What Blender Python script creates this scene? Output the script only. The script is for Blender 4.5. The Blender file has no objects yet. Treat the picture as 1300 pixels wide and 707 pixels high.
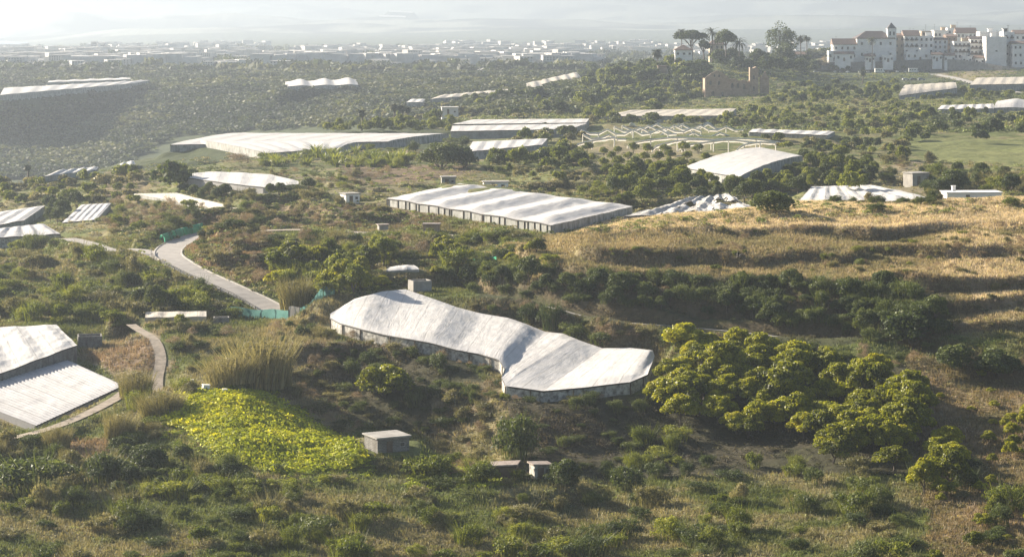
import bpy, math, random
import numpy as np
from mathutils import Vector
RS = np.random.RandomState(11); random.seed(11)
R = math.radians
F, CX, HY, ZC = 3000.0, 650.0, 20.0, 100.0
SC = bpy.context.scene; COL = SC.collection

def P(px, py, Y): return np.array([(px-CX)/F*Y, Y, ZC-(py-HY)/F*Y])
def PD(px, py, D): return P(px, py, D*F/(py-HY))

# ------------------------------------------------------------------ noise
def _h(ix, iy, s):
    n = (ix*374761393 + iy*668265263 + s*1442695041) & 0xffffffff
    n = ((n ^ (n >> 13))*1274126177) & 0xffffffff
    return ((n ^ (n >> 16)) & 0xffff)/65535.0
def vnoise(x, y, s=0):
    x = np.asarray(x, float); y = np.asarray(y, float)
    ix = np.floor(x).astype(np.int64); iy = np.floor(y).astype(np.int64)
    fx = x-ix; fy = y-iy; fx = fx*fx*(3-2*fx); fy = fy*fy*(3-2*fy)
    a = _h(ix, iy, s); b = _h(ix+1, iy, s); c = _h(ix, iy+1, s); d = _h(ix+1, iy+1, s)
    return (a*(1-fx)+b*fx)*(1-fy)+(c*(1-fx)+d*fx)*fy
def fbm(x, y, o=4, s=0):
    t = 0; a = 0.5; n = 0
    for i in range(o):
        t = t+a*vnoise(x*2**i, y*2**i, s+i*7); n += a; a *= 0.5
    return t/n*2-1
def sstep(t): t = np.clip(t, 0, 1); return t*t*(3-2*t)
def inpoly(x, y, poly):
    x = np.asarray(x, float); y = np.asarray(y, float); r = np.zeros(np.broadcast(x, y).shape, bool)
    n = len(poly)
    for i in range(n):
        x0, y0 = poly[i][0], poly[i][1]; x1, y1 = poly[(i+1) % n][0], poly[(i+1) % n][1]
        if y0 == y1: continue
        c = ((y0 > y) != (y1 > y)) & (x < (x1-x0)*(y-y0)/(y1-y0)+x0)
        r ^= c
    return r
def segdist(x, y, pts, closed=True):
    best = np.full(np.shape(x), 1e9); bt = np.zeros(np.shape(x)); n = len(pts)
    for i in range(n if closed else n-1):
        a = pts[i]; b = pts[(i+1) % n]; dx, dy = b[0]-a[0], b[1]-a[1]; L = dx*dx+dy*dy+1e-9
        t = np.clip(((x-a[0])*dx+(y-a[1])*dy)/L, 0, 1)
        d = np.hypot(x-a[0]-t*dx, y-a[1]-t*dy)
        m = d < best; best = np.where(m, d, best); bt = np.where(m, i+t, bt)
    return best, bt

# ------------------------------------------------------------------ materials
def newmat(name):
    m = bpy.data.materials.new(name); m.use_nodes = True; nt = m.node_tree; nt.nodes.clear()
    o = nt.nodes.new('ShaderNodeOutputMaterial'); return m, nt, o
def nd(nt, t, **k):
    n = nt.nodes.new(t)
    for a, b in k.items(): setattr(n, a, b)
    return n
def ramp(nt, fac, stops):
    r = nd(nt, 'ShaderNodeValToRGB'); e = r.color_ramp.elements
    while len(e) < len(stops): e.new(0.5)
    for el, (p, c) in zip(e, stops): el.position = p; el.color = (*c, 1)
    nt.links.new(fac, r.inputs[0]); return r.outputs[0]
def noisen(nt, scale, detail=4, rough=.6, coord='Object', dist=0.0, stretch=None):
    tc = nd(nt, 'ShaderNodeTexCoord'); n = nd(nt, 'ShaderNodeTexNoise'); src = tc.outputs[coord]
    if stretch:
        mp = nd(nt, 'ShaderNodeMapping'); mp.inputs['Scale'].default_value = stretch
        nt.links.new(src, mp.inputs[0]); src = mp.outputs[0]
    nt.links.new(src, n.inputs['Vector']); n.inputs['Scale'].default_value = scale
    n.inputs['Detail'].default_value = detail; n.inputs['Roughness'].default_value = rough
    n.inputs['Distortion'].default_value = dist
    return n.outputs[0]
def mul(nt, a, b, fac=1.0, mode='MULTIPLY'):
    m = nd(nt, 'ShaderNodeMix', data_type='RGBA', blend_type=mode)
    if isinstance(fac, float): m.inputs[0].default_value = fac
    else: nt.links.new(fac, m.inputs[0])
    for s, v in ((6, a), (7, b)):
        if isinstance(v, tuple): m.inputs[s].default_value = (*v, 1)
        else: nt.links.new(v, m.inputs[s])
    return m.outputs[2]
def simple(name, c, c2=None, scale=1.0, rough=.8, bump=0.0, detail=5, metal=0, stretch=None):
    """noise-mottled opaque surface"""
    m, nt, o = newmat(name); b = nd(nt, 'ShaderNodeBsdfPrincipled')
    c2 = c2 or tuple(v*.6 for v in c)
    n = noisen(nt, scale, detail, .65, stretch=stretch)
    nt.links.new(ramp(nt, n, [(.32, c2), (.62, c)]), b.inputs['Base Color'])
    b.inputs['Roughness'].default_value = rough; b.inputs['Metallic'].default_value = metal
    if bump:
        bp = nd(nt, 'ShaderNodeBump'); bp.inputs['Strength'].default_value = bump; bp.inputs['Distance'].default_value = .1
        nt.links.new(n, bp.inputs['Height']); nt.links.new(bp.outputs[0], b.inputs['Normal'])
    nt.links.new(b.outputs[0], o.inputs[0]); return m
def leafmat(name, stops, trans=.35, rough=.6, usecol=False):
    """foliage: per-leaf tint attribute + per-plant variation, some light passes through"""
    m, nt, o = newmat(name)
    if usecol:
        at = nd(nt, 'ShaderNodeAttribute', attribute_name='Col'); col = at.outputs['Color']
    else:
        at = nd(nt, 'ShaderNodeAttribute', attribute_name='tint')
        oi = nd(nt, 'ShaderNodeObjectInfo'); ad = nd(nt, 'ShaderNodeMath', operation='MULTIPLY_ADD')
        nt.links.new(oi.outputs['Random'], ad.inputs[0]); ad.inputs[1].default_value = .34
        mm = nd(nt, 'ShaderNodeMath', operation='MULTIPLY'); nt.links.new(at.outputs['Fac'], mm.inputs[0]); mm.inputs[1].default_value = .66
        nt.links.new(mm.outputs[0], ad.inputs[2])
        col = ramp(nt, ad.outputs[0], stops)
    d = nd(nt, 'ShaderNodeBsdfPrincipled'); d.inputs['Roughness'].default_value = rough
    d.inputs['Specular IOR Level'].default_value = .25
    t = nd(nt, 'ShaderNodeBsdfTranslucent'); mx = nd(nt, 'ShaderNodeMixShader'); mx.inputs[0].default_value = trans
    nt.links.new(col, d.inputs['Base Color'])
    nt.links.new(mul(nt, col, (1.12, 1.1, .7)), t.inputs[0])
    nt.links.new(d.outputs[0], mx.inputs[1]); nt.links.new(t.outputs[0], mx.inputs[2]); nt.links.new(mx.outputs[0], o.inputs[0])
    return m

def sheetmat(name, c, c2, fold=.5, trans=.15):
    """weathered shade-net fabric: sewn strips, dust and tension creases (su, sv = metres along the sheet)"""
    m, nt, o = newmat(name); b = nd(nt, 'ShaderNodeBsdfPrincipled'); b.inputs['Roughness'].default_value = .75
    b.inputs['Specular IOR Level'].default_value = .2
    n1 = noisen(nt, .35, 6, .75); a1 = nd(nt, 'ShaderNodeAttribute', attribute_name='su'); a2 = nd(nt, 'ShaderNodeAttribute', attribute_name='sv')
    cx = nd(nt, 'ShaderNodeCombineXYZ'); sc = nd(nt, 'ShaderNodeMath', operation='MULTIPLY'); nt.links.new(a2.outputs['Fac'], sc.inputs[0]); sc.inputs[1].default_value = .13
    nt.links.new(a1.outputs['Fac'], cx.inputs[0]); nt.links.new(sc.outputs[0], cx.inputs[1])
    n2 = nd(nt, 'ShaderNodeTexNoise'); nt.links.new(cx.outputs[0], n2.inputs['Vector']); n2.inputs['Scale'].default_value = 1.3; n2.inputs['Detail'].default_value = 6; n2.inputs['Roughness'].default_value = .75
    n2.inputs['Distortion'].default_value = .5
    c1 = ramp(nt, n1, [(.3, c2), (.58, c)]); c3 = ramp(nt, n2.outputs[0], [(.3, (.83, .83, .83)), (.52, (.95, .95, .95)), (.6, (1, 1, 1))])  # crease shade also put into the colour, darker in the bump's hollows
    dv = nd(nt, 'ShaderNodeMath', operation='DIVIDE'); nt.links.new(a1.outputs['Fac'], dv.inputs[0]); dv.inputs[1].default_value = 2.9
    fr = nd(nt, 'ShaderNodeMath', operation='FRACT'); nt.links.new(dv.outputs[0], fr.inputs[0])
    seam = ramp(nt, fr.outputs[0], [(0, (.72, .71, .7)), (.035, (.74, .73, .72)), (.06, (1, 1, 1))])
    col = mul(nt, mul(nt, c1, c3), seam)
    nt.links.new(col, b.inputs['Base Color'])
    bp = nd(nt, 'ShaderNodeBump'); bp.inputs['Strength'].default_value = fold; bp.inputs['Distance'].default_value = .22
    nt.links.new(n2.outputs[0], bp.inputs['Height']); nt.links.new(bp.outputs[0], b.inputs['Normal'])
    t = nd(nt, 'ShaderNodeBsdfTranslucent'); nt.links.new(col, t.inputs[0])
    mx = nd(nt, 'ShaderNodeMixShader'); mx.inputs[0].default_value = trans
    nt.links.new(b.outputs[0], mx.inputs[1]); nt.links.new(t.outputs[0], mx.inputs[2]); nt.links.new(mx.outputs[0], o.inputs[0])
    return m

M = dict(
    sheet=sheetmat('white_net', (.64, .62, .6), (.54, .52, .49), .5),
    sheet2=sheetmat('grey_net', (.53, .52, .52), (.42, .41, .41)),
    sheet3=sheetmat('cream_net', (.6, .55, .47), (.44, .4, .34)),
    torn=sheetmat('torn_plastic', (.6, .58, .55), (.3, .28, .25), fold=1.0),
    wallnet=simple('wall_netting', (.34, .34, .32), (.14, .14, .12), .9, bump=.3, stretch=(1, 1, .5)),
    stone=simple('whitewashed_stone', (.5, .48, .43), (.07, .06, .05), 1.5, bump=.8),
    concrete=simple('concrete', (.34, .32, .29), (.2, .185, .165), .5, bump=.2),
    dkconcrete=simple('weathered_block', (.2, .19, .175), (.11, .105, .095), .8, bump=.3),
    white=simple('whitewash', (.82, .8, .77), (.66, .64, .6), .3),
    whitefar=simple('whitewash_far', (.6, .58, .55), (.42, .4, .37), .08),
    tan=simple('tan_render', (.45, .36, .26), (.34, .27, .19), .4),
    brick=simple('old_brick', (.36, .26, .18), (.22, .15, .1), .7, bump=.4),
    tile=simple('clay_tile', (.2, .13, .1), (.13, .09, .07), 1.2, bump=.4),
    dktile=simple('dark_tile', (.085, .06, .055), (.05, .04, .04), 1.2),
    slate=simple('dark_slate', (.06, .06, .065), (.04, .04, .045), 1.2),
    window=simple('window_dark', (.035, .04, .05), (.02, .025, .03), 1, rough=.2),
    wood=simple('weathered_wood', (.13, .09, .06), (.07, .05, .035), 2),
    bark=simple('bark', (.13, .1, .075), (.06, .045, .035), 4, bump=.6),
    asphalt=simple('pale_asphalt', (.3, .275, .25), (.19, .175, .16), .6, bump=.2, detail=8),
    verge=simple('road_edge_concrete', (.4, .375, .34), (.28, .26, .23), .8, bump=.2),
    dirt=simple('dirt_track_soil', (.3, .245, .185), (.15, .12, .085), .9, bump=.5, detail=8),
    rail=simple('dark_rail', (.05, .045, .04), (.03, .03, .03), 2),
    pole=simple('pale_poles', (.82, .77, .68), (.66, .6, .5), 1),
    greennet=sheetmat('green_net', (.16, .68, .42), (.1, .5, .3), .8, .6),
    strip=sheetmat('added_strip_sheet', (.85, .82, .76), (.7, .66, .6), .6, .6),  # for the added strips that brighten the bare frames
    tealnet=sheetmat('teal_net', (.22, .46, .42), (.12, .28, .26), .8, .5),
    iron=simple('corrugated_iron', (.3, .25, .21), (.17, .12, .09), 1.5, rough=.6, bump=.2),
    rock=simple('dry_rock', (.22, .18, .14), (.11, .085, .065), .6, bump=1.0),
    tyre=simple('rubber', (.02, .02, .02), (.015, .015, .015), 4),
    skin=simple('bird_feather', (.03, .025, .02), (.02, .016, .014), 8),
    leafA=leafmat('avocado_leaf', [(.12, (.03, .045, .008)), (.33, (.12, .135, .012)), (.66, (.32, .32, .02)), (.9, (.52, .45, .03))], .45, .5),
    leafC=leafmat('citrus_leaf', [(.1, (.045, .065, .012)), (.5, (.14, .165, .025)), (.9, (.32, .32, .05))], .42),
    leafD=leafmat('dark_leaf', [(.1, (.022, .036, .012)), (.5, (.065, .088, .024)), (.9, (.16, .18, .045))], .35),
    leafG=leafmat('scrub_leaf', [(.1, (.07, .07, .03)), (.5, (.17, .16, .07)), (.9, (.33, .28, .14))], .35),
    leafY=leafmat('cushion_leaf', [(.1, (.08, .11, .02)), (.5, (.17, .19, .03)), (.9, (.3, .29, .05))], .3),
    leafB=leafmat('dry_twigs', [(.1, (.1, .075, .05)), (.5, (.22, .155, .1)), (.9, (.38, .28, .19))], .3),
    reed=leafmat('cane_leaf', [(.1, (.09, .085, .03)), (.5, (.22, .19, .08)), (.9, (.42, .36, .2))], .35),
    banana=leafmat('banana_leaf', [(.1, (.07, .1, .015)), (.5, (.16, .19, .03)), (.9, (.3, .3, .06))], .4, .45),
    palm=leafmat('palm_leaf', [(.1, (.03, .04, .018)), (.5, (.06, .07, .03)), (.9, (.12, .11, .05))], .25),
    grassmix=leafmat('grass_blades', None, .3, .7, usecol=True),
)

# ------------------------------------------------------------------ mesh helpers
def meta(o, label=None, cat=None, group=None, kind=None):
    if label: o['label'] = label
    if cat: o['category'] = cat
    if group: o['group'] = group
    if kind: o['kind'] = kind
    return o
def mk(name, V, Fc, mat, parent=None, tint=None, col=None, smooth=False):
    me = bpy.data.meshes.new(name)
    V = np.asarray(V, np.float32)
    if isinstance(Fc, np.ndarray):
        n, k = Fc.shape
        me.vertices.add(len(V)); me.vertices.foreach_set('co', V.ravel())
        me.loops.add(n*k); me.loops.foreach_set('vertex_index', Fc.astype(np.int32).ravel())
        me.polygons.add(n); me.polygons.foreach_set('loop_start', np.arange(0, n*k, k, dtype=np.int32))
        me.update(calc_edges=True)
    else:
        me.from_pydata(V.tolist(), [], [list(map(int, f)) for f in Fc]); me.update()
    if tint is not None:
        a = me.attributes.new('tint', 'FLOAT', 'POINT'); a.data.foreach_set('value', np.asarray(tint, np.float32))
    if col is not None:
        a = me.attributes.new('Col', 'FLOAT_COLOR', 'POINT')
        c = np.ones((len(V), 4), np.float32); c[:, :3] = col; a.data.foreach_set('color', c.ravel())
    if smooth: me.polygons.foreach_set('use_smooth', np.ones(len(me.polygons), bool))
    if mat: me.materials.append(mat if not isinstance(mat, str) else M[mat])
    o = bpy.data.objects.new(name, me); COL.objects.link(o)
    if parent: o.parent = parent
    return o
def empty(name, loc=(0, 0, 0), rz=0.0):
    o = bpy.data.objects.new(name, None); COL.objects.link(o); o.location = loc; o.rotation_euler = (0, 0, rz)
    o.empty_display_size = .5; return o
class B:
    """collects boxes, tubes and sheets into one mesh"""
    def __init__(s): s.v = []; s.f = []
    def add(s, V, Fs):
        n = len(s.v); s.v += [tuple(map(float, q)) for q in V]; s.f += [[i+n for i in f] for f in Fs]; return s
    def box(s, c, d, rz=0.0, taper=1.0):
        x, y, z = d[0]/2, d[1]/2, d[2]/2; ca, sa = math.cos(rz), math.sin(rz); V = []
        for k, t in ((-1, 1), (1, taper)):
            for i, j in ((-1, -1), (1, -1), (1, 1), (-1, 1)):
                a, b = i*x*t, j*y*t; V.append((c[0]+a*ca-b*sa, c[1]+a*sa+b*ca, c[2]+k*z))
        return s.add(V, [(0, 3, 2, 1), (4, 5, 6, 7), (0, 1, 5, 4), (1, 2, 6, 5), (2, 3, 7, 6), (3, 0, 4, 7)])
    def tube(s, pts, r, n=6, r2=None):
        pts = [Vector(p) for p in pts]; m = len(pts); V = []; Fs = []
        for i, p in enumerate(pts):
            t = (pts[min(i+1, m-1)]-pts[max(i-1, 0)]).normalized()
            u = t.cross(Vector((0, 0, 1)) if abs(t.z) < .9 else Vector((1, 0, 0))).normalized(); w = t.cross(u)
            rr = r if r2 is None else r+(r2-r)*i/(m-1)
            for k in range(n):
                a = 2*math.pi*k/n; V.append(p+u*math.cos(a)*rr+w*math.sin(a)*rr)
        for i in range(m-1):
            for k in range(n):
                a = i*n+k; b = i*n+(k+1) % n; Fs.append((a, b, b+n, a+n))
        Fs.append(tuple(range(n))[::-1]); Fs.append(tuple(range((m-1)*n, m*n)))
        return s.add(V, Fs)
    def go(s, name, mat, parent=None, smooth=False): return mk(name, s.v, s.f, mat, parent, smooth=smooth)

# ------------------------------------------------------------------ terrain table (drop below the eye at distance Y)
far = [(600, 39.8), (700, 39.6), (800, 39.7), (1000, 40), (1200, 40), (1500, 40), (1850, 41), (2500, 43), (4000, 46), (5000, 44), (5600, 30), (6200, 44), (7400, 14), (8000, 34), (9500, -70), (10300, -190), (14000, -190)]
def colm(near, fr=far, sub=None): 
    y0 = near[-1][0]; return near+[p for p in fr if p[0] > y0]
left_far = [(700, 52), (800, 63), (1000, 77), (1150, 80), (1300, 72), (1450, 57), (1600, 46), (1850, 43), (2500, 43), (4000, 54), (4750, 61), (4900, 66), (6000, 66), (6300, 58), (7500, 10), (9000, -36), (14000, -10)]
T = {
 -600: colm([(200, 58), (280, 56), (350, 52), (420, 49), (520, 48), (640, 47)], left_far),
 0: colm([(200, 57), (245, 57), (280, 55.8), (310, 55), (350, 52), (385, 50), (420, 47.5), (470, 46.3), (520, 47.5), (570, 48), (640, 46.5)], left_far),
 80: colm([(200, 57), (245, 57), (280, 56), (310, 55), (340, 52), (365, 49.5), (385, 48.3), (420, 47.3), (470, 45.5), (520, 46), (570, 46.5), (640, 45)],
     [(700, 48), (800, 61), (1000, 75), (1150, 78), (1300, 71), (1450, 56), (1600, 46), (1850, 43), (2500, 43), (4000, 51), (4750, 58.5), (5200, 60.5), (6000, 61), (6300, 50), (7500, 0), (9000, -80), (14000, -100)]),
 150: colm([(200, 57), (245, 57), (280, 56), (300, 54.5), (330, 52), (345, 50.5), (365, 48), (380, 47.5), (400, 46.5), (430, 43.5), (470, 43), (520, 44), (570, 44.5), (640, 43.7), (700, 44.8)],
     [(740, 46), (820, 56), (1000, 70), (1150, 74), (1300, 68), (1450, 54), (1600, 46), (1850, 43), (2500, 43), (4000, 50), (5000, 57), (6200, 40), (6900, 50), (8000, 0), (8600, 10), (10000, -110), (14000, -160)]),
 300: colm([(200, 57), (245, 57), (280, 54.5), (300, 52.5), (325, 50.5), (345, 49.5), (365, 47.5), (385, 46.3), (405, 43), (425, 41), (450, 40.5), (480, 40.7), (520, 41.5), (570, 41.5), (640, 40.5), (700, 40), (760, 40.5)],
     [(800, 43), (900, 55), (1100, 66), (1200, 65), (1300, 59), (1500, 46), (1650, 44), (1850, 43), (2500, 43), (4000, 48), (5000, 52), (5900, 36), (6500, 46), (7700, 0), (8300, 20), (9800, -120), (14000, -190)]),
 420: colm([(200, 57), (245, 57), (280, 55.5), (300, 54.8), (322, 57), (337, 53.5), (345, 49), (352, 47), (372, 45.5), (395, 44.5), (420, 42.5), (450, 41), (490, 40.3), (530, 40), (600, 40), (680, 39.7), (760, 39.5), (810, 40)],
     [(860, 45), (1000, 53), (1150, 55), (1300, 49), (1450, 43), (1650, 42), (1850, 42), (2500, 43), (4000, 46), (5000, 44), (5600, 44), (6200, 44), (7400, 20), (8000, 34), (9500, -70), (10300, -190), (14000, -190)]),
 550: colm([(200, 57), (245, 58), (280, 56.5), (295, 56), (306, 60), (318, 59), (328, 53.5), (335, 50), (345, 47.7), (365, 46), (385, 44.8), (400, 43.5), (425, 42), (460, 41.5), (500, 40), (540, 39.7), (600, 39.6), (700, 39.6), (800, 39.7), (900, 40)],
     [(960, 43), (1050, 46), (1200, 46), (1350, 43), (1500, 42), (1850, 42), (2500, 43), (4000, 46), (5000, 44), (5600, 40), (6200, 44), (7400, 24), (8000, 34), (9500, -70), (10300, -190), (14000, -190)]),
 650: colm([(200, 58), (245, 58.5), (280, 57.5), (300, 58), (310, 57.5), (318, 53), (325, 51), (350, 48), (376, 45.6), (388, 42.5), (400, 40.5), (430, 40.5), (470, 41), (520, 40)]),
 750: colm([(200, 58), (245, 58.5), (280, 58), (300, 58.5), (308, 57.5), (316, 53), (325, 51), (345, 48.6), (358, 47.5), (366, 46.3), (374, 42.3), (383, 38.8), (400, 35.3), (415, 37.5), (430, 40), (470, 41), (520, 40)],
     [(600, 39.8), (700, 39.6), (1000, 40), (1200, 38.5), (1300, 37), (1500, 41), (1850, 42), (2500, 43), (4000, 46), (5000, 44), (5600, 34), (6200, 44), (7400, 14), (8000, 34), (9500, -70), (10300, -190), (14000, -190)]),
 800: colm([(200, 58), (245, 58.5), (280, 58), (300, 58), (308, 57), (318, 53), (330, 50.4), (345, 48.7), (361, 46.8), (369, 42.4), (382, 38.7), (400, 35.4), (412, 35.6), (430, 38.3), (450, 40), (480, 40.7), (520, 40)],
     [(600, 39.8), (700, 39.6), (1000, 40), (1100, 39), (1200, 36), (1300, 31), (1400, 32), (1500, 38), (1700, 42), (2500, 43), (4000, 46), (5000, 44), (5600, 34), (6200, 44), (7400, 14), (8000, 34), (9500, -70), (10300, -190), (14000, -190)]),
 850: colm([(200, 58), (245, 58.5), (280, 57.5), (300, 57.5), (318, 54), (330, 50.5), (345, 48.3), (360, 46.8), (368, 42), (381, 38.5), (395, 35.5), (410, 34.8), (430, 36.8), (455, 39), (480, 40.5), (520, 40)],
     [(600, 39.8), (700, 39.6), (1000, 40), (1150, 40), (1180, 37.5), (1220, 32.5), (1300, 27), (1400, 27), (1500, 33), (1700, 40), (2500, 43), (4000, 46), (5000, 44), (5600, 34), (6200, 44), (7400, 14), (8000, 34), (9500, -70), (10300, -190), (14000, -190)]),
 920: colm([(200, 58), (245, 58.3), (280, 57.2), (300, 56.7), (320, 53.3), (333, 49.8), (345, 48.2), (357, 47.2), (365, 42.5), (380, 38.2), (395, 35.5), (411, 34.4), (435, 36.2), (460, 38.5), (490, 40.5), (530, 40.3)],
     [(600, 39.8), (700, 39.6), (1000, 40), (1150, 40.3), (1180, 38), (1220, 33), (1300, 27), (1400, 26.5), (1500, 32), (1700, 40), (2500, 43), (4000, 46), (5000, 44), (5600, 30), (6200, 44), (7400, 4), (8000, 34), (9500, -70), (10300, -190), (14000, -190)]),
 1000: colm([(200, 57.5), (245, 58), (280, 57), (300, 56), (320, 53), (335, 49.4), (352, 47.5), (360, 42.8), (378, 38), (395, 35.5), (412, 34), (440, 35.5), (465, 38), (500, 40.5), (540, 40.5)],
     [(600, 39.8), (700, 39.6), (1000, 40), (1200, 38.5), (1300, 32), (1400, 30), (1500, 33), (1800, 38), (2500, 43), (4000, 46), (5000, 44), (5600, 30), (6200, 44), (7400, 4), (8000, 34), (9500, -70), (10300, -190), (14000, -190)]),
 1050: colm([(200, 57.3), (245, 57.8), (280, 56.5), (300, 55.2), (320, 52.4), (335, 49), (349, 47.8), (356, 43.4), (365, 40.4), (378, 38.1), (395, 35.3), (413, 33.9), (441, 35.3), (467, 38), (502, 40.4), (540, 40.3)],
     [(600, 39.8), (700, 39.6), (1000, 40), (1250, 38.5), (1350, 36.8), (1480, 36), (1515, 35.5), (1530, 30), (1600, 29), (1800, 31), (2100, 40), (2500, 43), (4000, 46), (5000, 44), (5600, 30), (6200, 44), (7400, 4), (8000, 34), (9500, -70), (10300, -190), (14000, -190)]),
 1150: colm([(200, 57), (245, 57.5), (280, 55.5), (300, 53.5), (320, 51), (335, 48.3), (347, 44), (358, 41), (375, 38.2), (395, 35), (415, 33.5), (445, 35), (470, 38), (505, 40.3), (540, 40)],
     [(600, 39.8), (700, 39.6), (1000, 40), (1200, 39.5), (1400, 37.2), (1480, 36.2), (1512, 36), (1526, 29.5), (1600, 28), (1750, 26), (1900, 29), (2200, 40), (2500, 43), (4000, 46), (5000, 44), (5600, 22), (6200, 44), (7400, 14), (8000, 34), (9500, -70), (10300, -190), (14000, -190)]),
 1300: colm([(200, 56.5), (245, 57), (280, 55), (300, 52.5), (320, 50), (335, 46.5), (350, 44), (362, 39.5), (375, 36.5), (395, 34.2), (415, 32.5), (445, 34.7), (470, 37.5), (505, 40), (540, 40)],
     [(600, 39.8), (700, 39.6), (1000, 40), (1200, 39), (1400, 36.5), (1480, 34.5), (1512, 34), (1526, 31), (1600, 27), (1750, 22), (1900, 25), (2200, 38), (2500, 43), (4000, 46), (5000, 44), (5600, 16), (6200, 44), (7400, -10), (8000, 34), (9500, -70), (10300, -190), (14000, -190)]),
 1900: colm([(200, 56), (245, 56), (280, 54), (300, 51.5), (320, 49), (335, 45.5), (350, 42.5), (362, 38), (375, 35), (395, 33), (415, 31.5), (445, 34), (470, 37), (505, 40), (540, 40)],
     [(600, 39.8), (700, 39.6), (1000, 40), (1200, 39), (1400, 36.5), (1480, 34.5), (1526, 31), (1600, 27), (1750, 22), (1900, 25), (2200, 38), (2500, 43), (4000, 46), (5000, 44), (5600, 16), (6200, 44), (7400, -10), (8000, 34), (9500, -70), (10300, -190), (14000, -190)]),
}
def YF(Y): return Y if Y <= 1850 else 1850+(Y-1850)*1.7
for c_ in T: T[c_] = [(YF(y), d*YF(y)/y) for y, d in T[c_]]
GP = np.arange(-560, 1861, 3.0)
GY = np.concatenate([np.arange(120, 240, 3), np.arange(240, 450, .6), np.arange(450, 720, 1.3), np.arange(720, 1300, 3.2),
                     np.arange(1300, 1480, 8), np.arange(1480, 1640, 3.5), np.arange(1640, 2500, 16), np.arange(2500, 6000, 60), np.arange(6000, 22600, 170)])
cols = sorted(T)
CT = np.array([np.interp(GY, [a[0] for a in T[c]], [a[1] for a in T[c]]) for c in cols])
def smooth_rows(A, k):
    ker = np.hanning(k+2)[1:-1]; ker /= ker.sum()
    return np.array([np.convolve(np.pad(r, k//2, mode='edge'), ker, 'valid') for r in A])
CT = smooth_rows(CT, 7)
BASE = np.empty((len(GY), len(GP)))
for j in range(len(GY)): BASE[j] = np.interp(GP, cols, CT[:, j])
BASE = smooth_rows(BASE, 15)
gX = (GP[None, :]-CX)/F*GY[:, None]; gY = np.repeat(GY[:, None], len(GP), 1); gP = np.repeat(GP[None, :], len(GY), 0)
# uneven ground and terraces
rough = np.clip((gY-230)/60, .3, 1)
nz = fbm(gX/28, gY/28, 3, 3)*1.1+fbm(gX/7, gY/7, 3, 9)*.45+fbm(gX/1.8, gY/1.8, 2, 15)*.13
nz = np.where(gY > 3000, fbm(gX/1300, gY/1100, 6, 21)*np.clip((gY-8200)/24, 0, 150), nz)
D0 = BASE-nz*rough
st = 2.7
q = D0/st+fbm(gX/30, gY/30, 3, 31)*1.1; fr = q-np.floor(q); tq = (np.floor(q)+sstep((fr-.72)/.2))*st
D1 = D0/1.0+(tq-q*st+.8)*np.clip(.85+.7*fbm(gX/22, gY/12, 2, 91), 0, 1.1)
tm = np.clip((gY-335)/12, 0, 1)*np.clip((640-gY)/60, 0, 1)
tm = tm*(1-np.clip((gY-388)/8, 0, 1)*np.clip((475-gY)/10, 0, 1)*np.clip((gP-660)/60, 0, 1)); DD = D0*(1-tm)+D1*tm
ZG = ZC-DD
BLOCK = np.zeros(ZG.shape, bool)          # roofs, roads: nothing grows here
PADS = []
def pad(poly, h=0.0, blend=6.0, block=True, grow=.6):
    """level the ground to the given world points minus h"""
    p = np.array(poly); x0, y0 = p[:, 0].min()-blend-2, p[:, 1].min()-blend-2; x1, y1 = p[:, 0].max()+blend+2, p[:, 1].max()+blend+2
    rj = np.where((GY >= y0) & (GY <= y1))[0]
    if not len(rj): return
    a, b = rj[0], rj[-1]+1; X, Yy = gX[a:b], gY[a:b]
    m = (X >= x0) & (X <= x1)
    if not m.any(): return
    x, y = X[m], Yy[m]
    ins = inpoly(x, y, p); d, _ = segdist(x, y, p); d = np.where(ins, 0, d)
    w = np.zeros(len(x)); z = np.zeros(len(x))
    for q in p:
        k = 1/((x-q[0])**2+(y-q[1])**2+4)**1.5; w += k; z += k*(q[2]-h)
    z /= w; t = 1-sstep((d-grow)/blend)
    Zs = ZG[a:b].copy(); Zs[m] = Zs[m]*(1-t)+z*t; ZG[a:b] = Zs
    if block:
        Bs = BLOCK[a:b].copy(); Bs[m] |= d < 1.2; BLOCK[a:b] = Bs
def roadpad(pts, w, blend=4.0, block=True):
    p = np.array(pts); r = w/2+blend+2
    rj = np.where((GY >= p[:, 1].min()-r) & (GY <= p[:, 1].max()+r))[0]; a, b = rj[0], rj[-1]+1
    X, Yy = gX[a:b], gY[a:b]; m = (X >= p[:, 0].min()-r) & (X <= p[:, 0].max()+r)
    x, y = X[m], Yy[m]; d, t = segdist(x, y, p, False)
    z = np.interp(t, np.arange(len(p)), p[:, 2]); k = 1-sstep((d-w/2-.4)/blend)
    Zs = ZG[a:b].copy(); Zs[m] = Zs[m]*(1-k)+(z-.05)*k; ZG[a:b] = Zs
    if block:
        Bs = BLOCK[a:b].copy(); Bs[m] |= d < w/2+.5; BLOCK[a:b] = Bs
def catmull(pts, n=8):
    p = [np.array(q, float) for q in pts]; p = [2*p[0]-p[1]]+p+[2*p[-1]-p[-2]]; out = []
    for i in range(1, len(p)-2):
        for k in range(n):
            t = k/n; out.append(.5*((2*p[i])+(-p[i-1]+p[i+1])*t+(2*p[i-1]-5*p[i]+4*p[i+1]-p[i+2])*t*t+(-p[i-1]+3*p[i]-3*p[i+1]+p[i+2])*t**3))
    out.append(p[-2]); return out

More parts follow.
